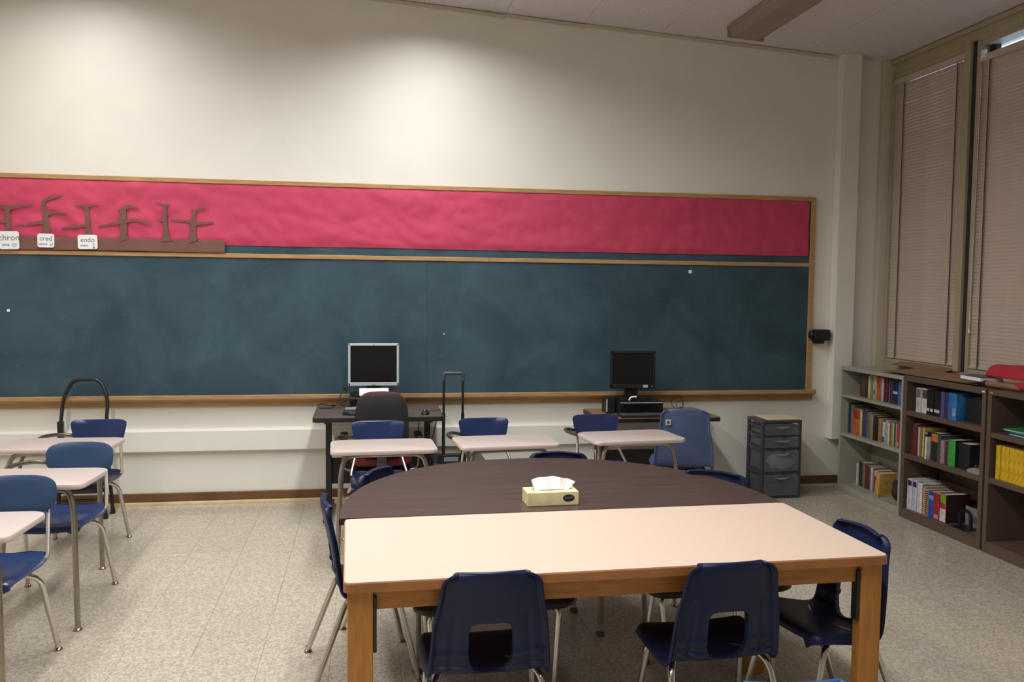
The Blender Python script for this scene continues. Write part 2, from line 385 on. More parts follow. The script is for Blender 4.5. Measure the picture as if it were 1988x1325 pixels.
# ------------------------------------------------------------------ chalkboard
cb = empty('chalkboard', (0, YW, .85), label='long teal green chalkboard with oak frame across the front wall', cat='chalkboard')
inv = Matrix.Translation((0, -YW, -.85))
def cbp(name, mbb, m, par=cb, smooth=False):
    o = mbb.build(name, m, par, smooth); o.matrix_parent_inverse = inv if par == cb else inv; return o
for xa, xb in ((-3.5, .48), (.48, 2.93), (2.93, 3.81)):
    cbp('writing_panel', MB().rbox(xa+.0006, xb-.0006, YW-.016, YW-.002, .845, 1.945, .001, 1), m_board)
cbp('upper_panel', MB().box(-3.5, 3.81, YW-.016, YW-.002, 1.975, 2.52), m_board)
for xa, xb in ((-3.5, .18), (.18, 3.81)):
    cbp('top_rail', MB().rbox(xa+.0008, xb-.0008, YW-.03, YW, 2.513, 2.548, .004), m_oak)
for xa, xb in ((-3.5, .98), (.98, 3.81)):
    cbp('middle_rail', MB().rbox(xa+.0008, xb-.0008, YW-.028, YW, 1.943, 1.977, .004), m_oak)
cbp('side_rail', MB().rbox(3.81, 3.853, YW-.03, YW, .845, 2.548, .004), m_oak)
cbp('chalk_tray', MB().prism([(YW, .845), (YW-.075, .853), (YW-.085, .872), (YW-.098, .874), (YW-.10, .868), (YW-.10, .842), (YW-.09, .836), (YW-.035, .815), (YW-.02, .775), (YW, .775)], 'x', -3.5, 3.87), m_tray)
for (x, z, s_) in ((-2.665, 1.52, .010), (2.72, 1.885, .014), (.62, 1.35, .005)):
    cbp('chalk_mark', MB().box(x-s_, x+s_, YW-.0175, YW-.0155, z-s_*.9, z+s_*1.1), m_white)

def paper(name, xa, xb, z0, z1, y, amp, m, label, seed, cat='paper', par=None):
    nx = int((xb-xa)/.022); nz = 22; mb = MB(); vs = []; fs = []
    for i in range(nx+1):
        for j in range(nz+1):
            x = xa+(xb-xa)*i/nx; z = z0+(z1-z0)*j/nz
            if j == 0: z += .004*noise.noise(Vector((x*2.3, seed, 0)))
            e = min(1, j/2, (nz-j)/2)*.75+.25
            p = Vector((x*1.7+seed, 0, z*3.1)); q = Vector((x*5+seed, 3, z*7.5+x*2))
            r_ = Vector((x*9+z*4+seed, 5, z*11-x*3)); d = amp*e*(abs(noise.noise(p))*1.2+abs(noise.noise(q))*1.0+abs(noise.noise(r_))*.45+.12)
            vs.append((x, y-d, z))
    for i in range(nx):
        for j in range(nz):
            a = i*(nz+1)+j; fs.append((a, a+nz+1, a+nz+2, a+1))
    n = len(vs); vs2 = [(x, yy+.0006, z) for x, yy, z in vs]; mb.add(vs, fs); mb.add(vs2, [tuple(reversed(f)) for f in fs])
    return mb.build(name, m, par, True, label=label, cat=cat)
paper('banner_paper', -3.45, .72, 2.038, 2.512, YW-.019, .017, m_red, 'crumpled red banner paper on the left, behind the paper trees', 1.3)
paper('banner_paper', .70, 3.79, 2.036, 2.512, YW-.021, .014, m_red, 'red banner paper on the right half above the chalkboard', 8.1)

# brown paper forest with word cards
fo = empty('paper_forest', (-2.2, YW-.03, 1.98), label='brown paper cut-out row of bare trees on red banner', cat='decoration')
inv2 = Matrix.Translation((2.2, -(YW-.03), -1.98))
o = paper('ground_strip', -3.45, -1.092, 1.979, 2.076, YW-.0385, .003, m_brownp, None, 4.4, None, fo); o.matrix_parent_inverse = inv2
def W(px, py): return (-2.638+(px-20)*.003687, 2.066-(py-(462+(px-20)*.0173))*.0038)
trees = [
 [[(20,464,13),(20,455,10),(19,430,9),(18,404,9)],[(18,405,8),(32,402,6),(65,398,2)],[(18,405,7),(0,400,4),(-14,402,2)],[(18,431,7),(0,429,5),(-18,433,2)]],
 [[(91,465,16),(91,452,12),(90,425,12),(87,404,8),(86,393,7),(97,385,6),(122,379,2)],[(90,416,10),(100,413,6),(112,412,4),(131,415,1)],[(90,429,10),(72,434,5),(32,438,2)]],
 [[(172,466,14),(171,452,10),(170,426,9),(168,402,8)],[(168,401,7),(158,399,4),(144,397,1)],[(168,401,6),(178,398,3),(193,397,1)],[(170,438,8),(160,439,5),(121,443,4)]],
 [[(240,467,22),(239,460,15),(239,433,13),(238,409,12),(236,407,9)],[(238,408,8),(230,407,3),(227,406,1)],[(236,408,8),(246,401,6),(256,400,5),(271,405,1)],[(238,430,10),(228,432,6),(190,439,3)],[(238,429,9),(250,428,6),(264,427,5),(294,435,2)]],
 [[(323,468.5,24),(322.5,463,17),(322,449,10),(320.5,423,8),(321,404,7),(321,396,9)],[(321,398,5),(312,393,3),(300,390,1)],[(321,398,6),(329,393,3)],[(320,427,8),(312,426,4),(303,424,1)]],
 [[(377,470,22),(376,464,15),(376,435,12),(377,417,7),(378,408,9)],[(378,408,6),(389,403,4),(406,400,3)],[(378,408,6),(371,405,1)],[(376,431,9),(362,428,5),(330,425,3)],[(376,434,9),(386,433,6),(417,431,4)]]]
def ribbon(mb, st, y0, y1):
    # smooth stroke with varying width, as a thin extruded strip
    P = []
    n = len(st)
    for i in range(n-1):
        for k in range(4):
            t = k/4; p0 = st[max(i-1, 0)]; p1 = st[i]; p2 = st[i+1]; p3 = st[min(i+2, n-1)]
            P.append(tuple(.5*((2*p1[q])+(-p0[q]+p2[q])*t+(2*p0[q]-5*p1[q]+4*p2[q]-p3[q])*t*t+(-p0[q]+3*p1[q]-3*p2[q]+p3[q])*t**3) for q in range(3)))
    P.append(st[-1]); Lf = []; Rt = []
    for i, (x, y, wd) in enumerate(P):
        a = P[max(i-1, 0)]; c = P[min(i+1, len(P)-1)]; dx, dy = c[0]-a[0], c[1]-a[1]; l = math.hypot(dx, dy) or 1
        h = max(wd, .8)/2; Lf.append(W(x-dy/l*h, y+dx/l*h)); Rt.append(W(x+dy/l*h, y-dx/l*h))
    n = len(P); vs = []
    for i in range(n): vs += [(Lf[i][0], y0, Lf[i][1]), (Rt[i][0], y0, Rt[i][1]), (Rt[i][0], y1, Rt[i][1]), (Lf[i][0], y1, Lf[i][1])]
    fs = [(0,1,2,3), (4*n-1, 4*n-2, 4*n-3, 4*n-4)]
    for i in range(n-1):
        for k in range(4): fs.append((4*i+k, 4*i+(k+1) % 4, 4*i+4+(k+1) % 4, 4*i+4+k))
    mb.add(vs, fs)
for tr_ in trees:
    mb = MB()
    for q, st in enumerate(tr_): ribbon(mb, st, YW-.0445-.0003*q, YW-.044)
    o = mb.build('paper_tree', m_brownp, fo); o.matrix_parent_inverse = inv2

def card(x0, x1, z0, z1, rot, word, sub, label):
    r = empty('word_card', ((x0+x1)/2, YW-.0495, (z0+z1)/2), label=label, cat='card', group='white word cards below the paper trees')
    r.rotation_euler = (0, rot, 0); w_, h_ = x1-x0, z1-z0
    out = rrect(-w_/2, w_/2, -h_/2, h_/2, .016, 5)
    MB().prism(out, 'y', -.0006, .0006).build('card_sheet', m_white, r)
    me = text_mesh(word, h_*.46, 'word'); mo('word', me, m_ink, r, loc=(0, -.0012, h_*.14), rot=(PI/2, 0, 0))
    me = text_mesh(sub, h_*.21, 'meaning'); mo('meaning', me, m_ink2, r, loc=(-w_*.17, -.0012, -h_*.25), rot=(PI/2, 0, 0))
    return r, w_, h_
r, w_, h_ = card(-2.705, -2.567, 1.979, 2.113, -.02, 'chron', 'time', 'white card reading chron with a small clock, leftmost of three')
mb = MB(); mb.tube([(.035+.016*math.cos(t*PI/8), -.0012, -.035+.011*math.sin(t*PI/8)) for t in range(17)], .0012, 5); mb.tube([(.022, -.0012, -.036), (.048, -.0012, -.034)], .001, 5)
mb.build('clock_doodle', m_ink, r)
r, w_, h_ = card(-2.440, -2.322, 1.997, 2.101, .01, 'cred', 'believe', 'white card reading cred with a check mark, middle of three')
mb = MB(); mb.tube([(.03, -.0012, -.028), (.036, -.0012, -.037), (.050, -.0012, -.016)], .0022, 5); mb.build('check_mark', m_ink2, r)
r, w_, h_ = card(-2.157, -2.017, 1.990, 2.098, -.015, 'endo', 'within', 'white card reading endo with a little doodle, rightmost of three')
mb = MB(); mb.tube([(.042, -.0012, -.006), (.046, -.0012, -.02), (.040, -.0012, -.03), (.050, -.0012, -.042)], .0016, 5)
mb.tube([(.035, -.0012, -.044), (.052, -.0012, -.046)], .002, 5); mb.build('doodle', m_ink2, r)

# pencil sharpener on the wall
ps = empty('pencil_sharpener', (3.89, YW, 1.28), label='small black pencil sharpener screwed to wall right of chalkboard', cat='sharpener')
MB().rbox(-.045, .105, -.09, -.004, .02, .118, .012).build('body', m_blackp, ps)
MB().rbox(-.03, .06, -.075, -.02, -.008, .03, .01).build('shavings_tray', m_blackp, ps)
o = MB().lathe([(.004, 0), (.03, .002), (.034, .015), (.034, .03), (.028, .036)], (0, 0, 0), 16).build('dial', m_blackm, ps, True); o.location = (-.04, -.05, .07); o.rotation_euler = (0, -PI/2, 0)
MB().rbox(-.05, .11, -.006, 0, .03, .11, .002).build('back_plate', m_blackm, ps)

# ------------------------------------------------------------------ bookcases and books
XF = 4.06; XB = 4.37
def bookcase(ya, yb, m, shelves, top, label, th=.02, topth=.03, base=.06):
    r = empty('bookcase', ((XF+XB)/2, (ya+yb)/2, 0), label=label, cat='bookcase')
    inv = Matrix.Translation((-(XF+XB)/2, -(ya+yb)/2, 0))
    def pt(n, *bx):
        o = MB().rbox(*bx, r=.003, seg=1).build(n, m, r); o.matrix_parent_inverse = inv
    pt('side_panel', XF, XB, ya, ya+th, 0, top-topth); pt('side_panel', XF, XB, yb-th, yb, 0, top-topth)
    pt('back_panel', XB-.008, XB, ya+th, yb-th, .0, top-topth)
    pt('top_panel', XF, XB, ya, yb, top-topth, top)
    for z0, z1 in shelves: pt('shelf', XF+.004, XB-.008, ya+th, yb-th, z0, z1)
    pt('bottom_shelf', XF+.004, XB-.008, ya+th, yb-th, base-.012, base)
    pt('kick_plate', XF+.002, XF+.014, ya+th, yb-th, 0, base-.012)
    return r
bookcase(6.015, 6.90, m_greyb, ((.820, .842), (.482, .507)), 1.085, 'pale grey metal bookcase in the corner by the front wall')
bookcase(5.115, 6.005, m_brnb, ((.792, .83), (.46, .498)), 1.095, 'dark brown metal bookcase next to the grey one', th=.035, topth=.042, base=.075)
bookcase(4.15, 5.095, m_brnb, ((.775, .81), (.47, .507)), 1.092, 'dark brown bookcase nearest the camera, below the red fabric', th=.035, topth=.035, base=.075)

bmats = {}
def bmat(c):
    if c not in bmats:
        c2 = tuple(int(v*.8) for v in c)
        bmats[c] = mat('book_cover_%02x%02x%02x' % c, c, .5, rgb2=c2, vscale=22)
    return bmats[c]
ORD = ['first', 'second', 'third', 'fourth', 'fifth', 'sixth', 'seventh', 'eighth', 'ninth', 'tenth', 'eleventh', 'twelfth', 'thirteenth', 'fourteenth', 'fifteenth', 'sixteenth', 'seventeenth', 'eighteenth', 'nineteenth', 'twentieth', 'twenty-first']
def book(ya, yb, z, h, d, xf, col, label, group, tilt=0, name='book', cat='book', band=None, side=None):
    # upright book, spine towards the room (-x); ya<yb
    yc = (ya+yb)/2; t = (yb-ya)-.0016; r = empty(name, (xf+d/2, yc, z), label=label, cat=cat, group=group)
    r.rotation_euler = (tilt, 0, 0)
    c = .0022 if t > .012 else .0014; x0, x1 = -d/2, d/2; m = bmat(col)
    if label.startswith('green topped'): side = (58, 34, 36)  # boards darkened: the shelf's shade is put into their colour
    if label.startswith('bright green'): side = (32, 54, 38)  # same painted shade on the boards behind the green spine
    mb = MB().rbox(x0, x0+.004, -t/2, t/2, 0, h, .0012, 1)
    if side: mb.build('spine', m, r); mb = MB(); m = bmat(side)
    mb.box(x0+.004 if side else x0+.002, x1, -t/2, -t/2+c, 0, h); mb.box(x0+.002, x1, t/2-c, t/2, 0, h)
    mb.build('cover', m, r)
    MB().box(x0+.004, x1-.004, -t/2+c, t/2-c, .003, h-.004).build('pages', m_page, r)
    if band:
        b0, b1, bc = band
        MB().box(x0-.0006, x0+.0005, -t/2*.82, t/2*.82, h*b0, h*b1).build('spine_label', bmat(bc), r)
    return r
def row(edges, specs, z, xf, shelf, group, hdef, ddef=.15, kind='book', cn='paperback'):
    for i, sp in enumerate(specs):
        if sp is None: continue
        col, nm = sp[0], sp[1]; h = sp[2] if len(sp) > 2 and sp[2] else hdef
        band = sp[3] if len(sp) > 3 else None; what = sp[4] if len(sp) > 4 else cn; tilt = sp[5] if len(sp) > 5 else 0
        n = sum(1 for q in specs[:i] if q is not None)
        book(edges[i+1], edges[i], z, h, ddef, xf+random.uniform(-.006, .006), col, '%s %s, %s from the left on %s' % (nm, what, ORD[n], shelf), group, tilt, 'binder' if what == 'binder' else 'book', what if what == 'binder' else 'book', band)
W_ = (230, 228, 226)
row([6.737, 6.695, 6.649, 6.603, 6.571, 6.54, 6.5, 6.478, 6.418, 6.383, 6.324, 6.299, 6.258, 6.185, 6.145],
    [((84,52,54),'dark maroon',.17), ((100,66,64),'brown maroon',.19), ((70,52,44),'dark brown',.2), ((214,204,178),'cream',.19), ((170,138,92),'tan',.2), ((186,190,160),'pale green',.2,(.2,.4,(70,150,140))),
     ((226,220,196),'off-white',.19), ((196,104,50),'burnt orange',.19,(.55,.9,(190,66,44))), ((196,204,216),'pale blue',.19), ((92,42,54),'wine red',.2), ((200,120,128),'pink',.19), ((66,62,72),'slate grey',.19),
     ((34,40,86),'navy',.2,(.4,.5,(220,210,200))), ((78,116,168),'sky blue',.19)],
    .842, 4.14, 'the grey top shelf', 'paperbacks on the top grey shelf', .19)
row([6.872, 6.845, 6.812, 6.700, 6.668, 6.598, 6.539, 6.495, 6.438, 6.391, 6.357, 6.33, 6.294, 6.269, 6.24, 6.224, 6.203, 6.187, 6.171, 6.143, 6.125],
    [((58,56,66),'charcoal',.26), ((118,124,138),'grey blue',.25), ((206,108,52),'orange pictured',.22,(.62,.95,(170,62,36))), ((230,196,148),'cream edged',.22), ((58,66,104),'navy blue',.23), ((112,118,112),'grey green',.22), ((166,140,92),'mustard tan',.21),
     ((40,32,30),'black',.2), ((172,134,96),'light tan',.19), ((150,108,98),'dusty brown',.19), ((222,220,212),'white',.17,(.05,.3,(40,70,60))), ((168,182,182),'mint grey',.19), ((224,220,212),'ivory',.17), ((150,104,70),'chestnut',.18),
     ((178,160,70),'olive yellow',.185), ((206,196,148),'straw',.18), ((56,88,60),'dark green',.185), ((164,168,176),'silver grey',.185), ((204,60,46),'red',.18,(.05,.2,(228,190,170))), ((206,124,52),'orange',.165)],
    .507, 4.13, 'the grey middle shelf', 'paperbacks on the middle grey shelf', .19)
row([6.798, 6.774, 6.704, 6.667, 6.617, 6.594, 6.558, 6.531, 6.461, 6.435],
    [((220,218,206),'thin white',.19), ((52,58,54),'blackish green',.21), ((146,118,96),'tan brown',.21), ((112,52,62),'maroon',.2), ((120,104,100),'grey brown',.2), ((224,208,206),'pinkish white',.2), ((150,116,134),'mauve',.2), ((172,62,68),'red',.19,(.72,.98,(214,208,204))), ((224,214,196),'cream',.18)],
    .06, 4.18, 'the grey bottom shelf', 'books on the bottom grey shelf', .2)
book(6.352, 6.405, .06, .2, .15, 4.10, (214, 172, 84), 'yellow leaning book beside dark bear shape on the bottom grey shelf', 'books on the bottom grey shelf', .10)
book(6.045, 6.068, .06, .21, .14, 4.10, (222, 216, 214), 'thin white book leaning on the right side of the bottom grey shelf', 'books on the bottom grey shelf', .12)
# dark cloth bear-like bundle on the bottom grey shelf
mb = MB()
def blob(mb, c, rx, ry, rz, seed, n=12, m_=8, amp=.12):
    bm = bmesh.new(); bmesh.ops.create_uvsphere(bm, u_segments=n, v_segments=m_, radius=1)
    for v in bm.verts:
        k = 1+amp*noise.noise(v.co*1.9+Vector((seed, seed, 0))); v.co = Vector((c[0]+v.co.x*rx*k, c[1]+v.co.y*ry*k, c[2]+v.co.z*rz*k))
    mb.bm(bm)
bb = empty('dark_bundle', (4.20, 6.21, .062), label='dark brown lumpy bundle standing on the bottom grey shelf', cat='bundle')
mb = MB(); blob(mb, (0, 0, .072), .06, .062, .075, 2); mb.build('body', mat('dark_brown_cloth', (52, 38, 34), .9, var=.2), bb, True)
mb = MB(); blob(mb, (-.01, .04, .13), .03, .028, .03, 5); mb.build('knob', bb.children[0].data.materials[0], bb, True)
MB().rbox(4.27, 4.35, 6.06, 6.17, .062, .24, .004).build('tan_box', bmat((176, 146, 104)), label='tan cardboard piece standing behind the dark bundle', cat='box')

# middle (first brown) bookcase
BK = (30, 29, 32); DOT = (.14, .26, (214, 214, 212))
row([5.882, 5.824, 5.755, 5.717, 5.68, 5.644, 5.6, 5.561, 5.522, 5.47, 5.425],
    [((206,202,200),'grey white',.185,(.6,.95,(120,116,116)),'binder'), ((224,220,218),'white',.185,(.6,.95,(84,78,78)),'binder'), (BK,'black dotted',.185,DOT,'binder'), (BK,'black dotted',.185,DOT,'binder'), (BK,'black dotted',.185,DOT,'binder'), (BK,'black dotted',.185,DOT,'binder'),
     ((98,84,150),'purple',.185,None,'workbook'), ((70,56,108),'dark purple',.185,None,'workbook'), ((50,116,186),'blue',.19,None,'workbook'), ((62,132,200),'bright blue',.19,(.15,.45,(150,170,200)),'workbook')],
    .83, 4.085, 'the first brown bookcase top', 'binders on the top brown shelf', .19, .2)
book(5.165, 5.415, .83, .175, .17, 4.14, (34, 33, 40), 'wide black block filling the right of the top brown shelf', 'binders on the top brown shelf', 0, 'binder', 'binder')  # black block, built like the binders beside it
row([5.931, 5.907, 5.859, 5.828, 5.805, 5.782, 5.744],
    [((90,30,34),'dark red',.22), ((104,52,50),'maroon',.24), ((216,198,196),'pale pink',.22), ((150,120,122),'mauve brown',.225), ((216,188,70),'yellow',.22), ((44,46,92),'navy',.2,(.9,.99,(150,160,160)))],
    .498, 4.09, 'middle shelf, first brown bookcase', 'books on the middle brown shelf', .22, .18)
book(5.718, 5.742, .498, .165, .14, 4.07, (228, 224, 214), 'thin white book in front of the orange topped cover, middle brown shelf', 'books on the middle brown shelf')
book(5.62, 5.716, .498, .205, .12, 4.10, (40, 44, 42), 'black book with an orange top band, middle brown shelf', 'books on the middle brown shelf', band=(.68, .96, (206, 122, 46)))
row([5.616, 5.578, 5.539, 5.504, 5.428],
    [((78,84,84),'grey green',.2), ((170,140,138),'dusty pink',.17), ((84,56,54),'dark maroon',.165), ((70,170,76),'bright green',.19)],
    .498, 4.085, 'middle right of first brown bookcase', 'books on the middle brown shelf', .18, .17)
book(5.31, 5.426, .498, .18, .14, 4.11, (38, 36, 46), 'wide black book right of the green one, middle brown shelf', 'books on the middle brown shelf')
r = empty('paper_stack', (4.16, 5.22, .498), label='small stack of loose papers lying at the right end of the middle brown shelf', cat='papers')
for k in range(5):
    MB().rbox(-.085+random.uniform(-.006, .006), .1, -.065, .06+random.uniform(-.01, .005), .001+k*.006, .006+k*.006, .001, 1).build('sheet_bundle', bmat(((190, 186, 184), (150, 146, 144))[k % 2]), r)
cg = empty('wire_clip', (4.11, 5.215, .529), label='small grey clip lying on top of the loose paper stack', cat='clip')
MB().tube(fillet([(0, -.04, .004), (0, -.04, .022), (0, .035, .022), (0, .035, .004)], .01, 4), .004, 6).build('clip_wire', m_tube, cg, True)
row([5.946, 5.887, 5.833, 5.776, 5.76, 5.727, 5.692, 5.633, 5.572, 5.504],
    [((214,212,222),'white and blue',.235,(.78,.95,(48,48,104)),'workbook'), ((210,208,220),'pale white blue topped',.235,(.78,.95,(48,48,104)),'workbook'), ((228,226,230),'plain white',.225,None,'workbook'), ((120,62,66),'thin maroon',.215,None,'workbook'),
     ((196,160,124),'tan',.215,None,'workbook'), ((206,168,128),'spiral bound tan',.2,None,'notebook'), ((48,82,172),'royal blue',.195,(.7,.85,(150,170,220)),'workbook'), ((180,40,56),'red',.195,(.05,.2,(214,150,156)),'workbook'), ((180,60,62),'green topped red and white',.205,(.68,.98,(116,190,40)),'book')],
    .075, 4.085, 'bottom shelf, first brown bookcase', 'workbooks on the bottom brown shelf', .2, .19)
for o in list(bpy.data.objects):
    if o.name.startswith('book') and o.get('label', '').startswith('green topped'):
        MB().box(-.0962, -.0945, -.031, .031, .006, .098).build('spine_label', bmat((224, 222, 222)), o)
    if o.get('label', '').startswith('spiral bound'):
        mb = MB()
        for k in range(12): mb.rbox(-.099, -.088, -.0155, .0155, .012+k*.0155, .0185+k*.0155, .002, 1)
        mb.build('spiral_coil', m_blackp, o)
r = empty('bookend', (4.15, 5.37, .075), label='black metal arch bookend on the bottom brown shelf', cat='bookend')
mb = MB(); mb.tube(fillet([(0, -.05, 0), (0, -.05, .125), (0, .06, .125), (0, .06, 0)], .05, 6), .012, 8); mb.build('arch', m_blackm, r, True)
MB().rbox(-.06, .06, -.075, .075, 0, .003, .001, 1).build('base_plate', m_blackm, r)
r = empty('picture_card', (4.23, 5.39, .075), label='grey white card standing behind the black bookend', cat='card')
o = MB().rbox(-.002, .002, -.10, .09, 0, .135, .001, 1).build('card_face', bmat((150, 144, 146)), r)

# nearest bookcase
ye = [5.023, 4.985, 4.954, 4.915, 4.876, 4.836, 4.796, 4.756]
row(ye, [((236,188,40),'yellow',.225,None,'textbook')]*7, .507, 4.085, 'nearest bookcase middle shelf', 'yellow textbooks', .225, .19)
for k, (c, nm, y0, x0) in enumerate((((44,140,150),'teal',4.955,4.10), ((86,176,190),'light blue',4.945,4.11), ((40,150,88),'green',4.985,4.09))):
    r = empty('folder', (x0+.1, y0-.15, .81+.014*k), label='%s plastic folder in the flat pile on the nearest brown bookcase' % nm, cat='folder', group='plastic folders on the nearest bookcase')
    r.rotation_euler = (0, 0, (-.05, .03, .06)[k])
    MB().rbox(-.1, .1, -.15, .15, .0006, .0035, .001, 1).build('lower_flap', bmat(c), r); MB().rbox(-.1, .1, -.15, .15, .0105, .0135, .001, 1).build('upper_flap', bmat(c), r)
    MB().rbox(-.095, .095, -.145, .14, .0036, .0104, .001, 1).build('sheets', m_white, r)

# on top of the bookcases
def sheet(name, x0, x1, y0, y1, z, amp, m, label, cat):
    nx, ny = 10, 40; vs = []; fs = []
    for i in range(nx+1):
        for j in range(ny+1):
            x = x0+(x1-x0)*i/nx; y = y0+(y1-y0)*j/ny
            vs.append((x, y, z+amp*(.3+max(0, noise.noise(Vector((x*3, y*1.6, 1))))*1.2+(i/nx)**2*1.0)))
    for i in range(nx):
        for j in range(ny):
            a = i*(ny+1)+j; fs.append((a, a+1, a+ny+2, a+ny+1))
    mb = MB(); mb.add(vs, fs); mb.add([(a, b_, c-.0008) for a, b_, c in vs], [tuple(reversed(f)) for f in fs])
    return mb.build(name, m, None, True, label=label, cat=cat)
sheet('kraft_sheet', 4.085, 4.395, 5.25, 6.35, 1.097, .012, m_kraft, 'sheet of brown kraft paper lying along the tops of the bookcases', 'paper')
sheet('kraft_sheet', 4.40, 4.496, 6.02, 6.72, 1.100, .022, m_kraft, 'narrow strip of brown kraft paper on the window sill above the grey bookcase', 'paper')
r = empty('white_book', (4.17, 5.30, 1.128), label='white paged book lying flat on bookcase beside the red fabric', cat='book')
r.rotation_euler = (0, 0, -.08)
MB().rbox(-.085, .085, -.115, .115, 0, .004, .001, 1).build('cover', bmat((86, 78, 84)), r); MB().rbox(-.083, .08, -.112, .112, .004, .028, .001, 1).build('pages', m_white, r)
MB().rbox(-.085, .085, -.115, .115, .028, .031, .001, 1).build('cover', bmat((92, 88, 96)), r)
rf = empty('fabric_roll', (4.26, 5.05, 1.10), label='crumpled red fabric roll lying on top of the nearest bookcase', cat='fabric')
mb = MB(); bm = bmesh.new(); bmesh.ops.create_uvsphere(bm, u_segments=28, v_segments=30, radius=1)
for v in bm.verts:
    c = v.co.copy(); y = c.z*.42; f = math.sqrt(max(0, 1-(abs(c.z))**5)); rr = max(1e-6, math.hypot(c.x, c.y)); ux, uy = c.x/rr, c.y/rr
    k = (.085-.028*min(1, max(0, (.3-y)/.5)))*f*(1+.22*noise.noise(Vector((ux*1.4, uy*1.4, y*5))))
    v.co = Vector((ux*k*1.25, -y*-1-.14, .012+max(-.010, uy*k)+.062))
mb.bm(bm); mb.build('fold', m_redf, rf, True)
mb = MB(); blob(mb, (-.09, -.30, .03), .07, .24, .032, 9, 16, 12, .25); mb.build('fold', m_redf, rf, True)
tb = empty('poster_tube', (4.13, 5.03, 1.099), label='brown paper roll with dark ends lying in front of the red fabric', cat='paper roll')
tb.rotation_euler = (0, 0, .10)
MB().tube([(0, -.17, .022), (0, .15, .022)], .021, 12).build('roll', m_kraft, tb, True)
for y0, y1 in ((.145, .185), (-.2, -.165)): MB().tube([(0, y0, .022), (0, y1, .022)], .022, 12).build('end_cap', m_blackp, tb, True)
MB().rbox(XF-.003, XF+.0, 5.122, 5.148, 1.066, 1.076, .001, 1).build('tag', m_white, label='tiny white sticker on the top edge of the first brown bookcase', cat='sticker')
MB().rbox(XF-.003, XF+.0, 5.045, 5.075, 1.066, 1.078, .001, 1).build('tag', bmat((206, 156, 60)), label='tiny yellow sticker on the top edge of the nearest bookcase', cat='sticker')

# ------------------------------------------------------------------ plastic drawer tower
dt = empty('drawer_tower', (3.40, 6.79, 0), .02, label='grey translucent plastic drawer tower on the floor below the chalkboard end', cat='drawers')
hw, hd = .178, .14
for z0, z1 in ((0, .02), (.205, .224), (.405, .424), (.515, .53), (.59, .606), (.632, .655)):
    MB().rbox(-hw, hw, -hd, hd, z0, z1, .004).build('frame_shelf', m_smokef, dt)
for sx in (-1, 1):
    for sy in (-1, 1): MB().rbox(sx*hw-(.022 if sx > 0 else 0), sx*hw+(.022 if sx < 0 else 0), sy*hd-(.03 if sy > 0 else 0), sy*hd+(.03 if sy < 0 else 0), .01, .64, .004).build('corner_post', m_smokef, dt)
for z0, z1 in ((.022, .203), (.226, .403), (.532, .588), (.426, .513)):
    pass
for z0, z1 in ((.024, .202), (.228, .402), (.428, .512), (.533, .628)):
    dr = MB(); yf = -hd-.012
    dr.rbox(-hw+.024, hw-.024, yf, yf+.006, z0, z1, .003); dr.box(-hw+.026, -hw+.03, yf+.004, hd-.01, z0+.004, z1-.015); dr.box(hw-.03, hw-.026, yf+.004, hd-.01, z0+.004, z1-.015); dr.box(-hw+.028, hw-.028, yf+.004, hd-.01, z0+.002, z0+.006); dr.box(-hw+.028, hw-.028, hd-.014, hd-.01, z0+.004, z1-.015)
    d = dr.build('drawer', m_smoke, dt)
    zc = z1-.028
    MB().prism([(-.065+.13*k/8, zc-.012*math.sin(PI*k/8)) for k in range(9)]+[(.065, zc+.005), (-.065, zc+.005)], 'y', yf-.010, yf+.001).build('handle', m_smokeh, d)
# bag inside third drawer, paper on top
mb = MB(); blob(mb, (3.41, 6.685, .30), .115, .030, .06, 3, 18, 12, .5); mb.build('paper_bag', m_white, None, True, label='crumpled white bag showing through the third drawer of the tower', cat='bag')
o = MB().rbox(-.135, .145, -.125, .12, 0, .012, .003).build('paper_pad', m_creamp, label='cream paper pad on top of the plastic drawer tower', cat='paper'); o.location = (3.42, 6.79, .656); o.rotation_euler = (0, 0, .03)

# ------------------------------------------------------------------ computer tables
def pc_desk(x0, x1, y0, y1, z, mtop, label, legs_in=.10, rot=0):
    cx, cy = (x0+x1)/2, (y0+y1)/2; hx, hy = (x1-x0)/2, (y1-y0)/2
    r = empty('computer_table', (cx, cy, 0), rot, label=label, cat='table')
    MB().prism(rrect(-hx+.006, hx-.006, -hy+.006, hy-.006, .03, 4), 'z', z-.004, z).build('table_top', mtop, r)
    MB().prism(rrect(-hx, hx, -hy, hy, .035, 4), 'z', z-.034, z-.004).build('edge_band', m_blackp, r)
    for sx in (-1, 1):
        x = sx*(hx-legs_in)
        MB().rbox(x-.022, x+.022, -.03, .03, .03, z-.05, .004).build('leg', m_blackm, r)
        MB().rbox(x-.02, x+.02, -hy+.06, hy-.06, z-.055, z-.035, .004).build('top_bracket', m_blackm, r)
        ft = MB().rbox(x-.03, x+.03, -hy+.05, hy-.05, .012, .045, .008).build('foot', m_blackm, r)
        for sy in (-1, 1): MB().lathe([(.016, 0), (.018, .006), (.012, .013)], (x, sy*(hy-.09), 0), 10).build('glide', m_rubber, ft, True)
    MB().rbox(-hx+legs_in, hx-legs_in, .06, .07, .22, .42, .003).build('modesty_panel', m_blackm, r)
    return r
dl = pc_desk(-.385, .555, 6.24, 6.965, .79, m_pctop, 'dark computer table holding the silver framed monitor')
drt = pc_desk(1.775, 2.76, 6.40, 6.98, .73, m_wooddesk, 'brown topped computer table holding the black monitor')
dl.children  # keep

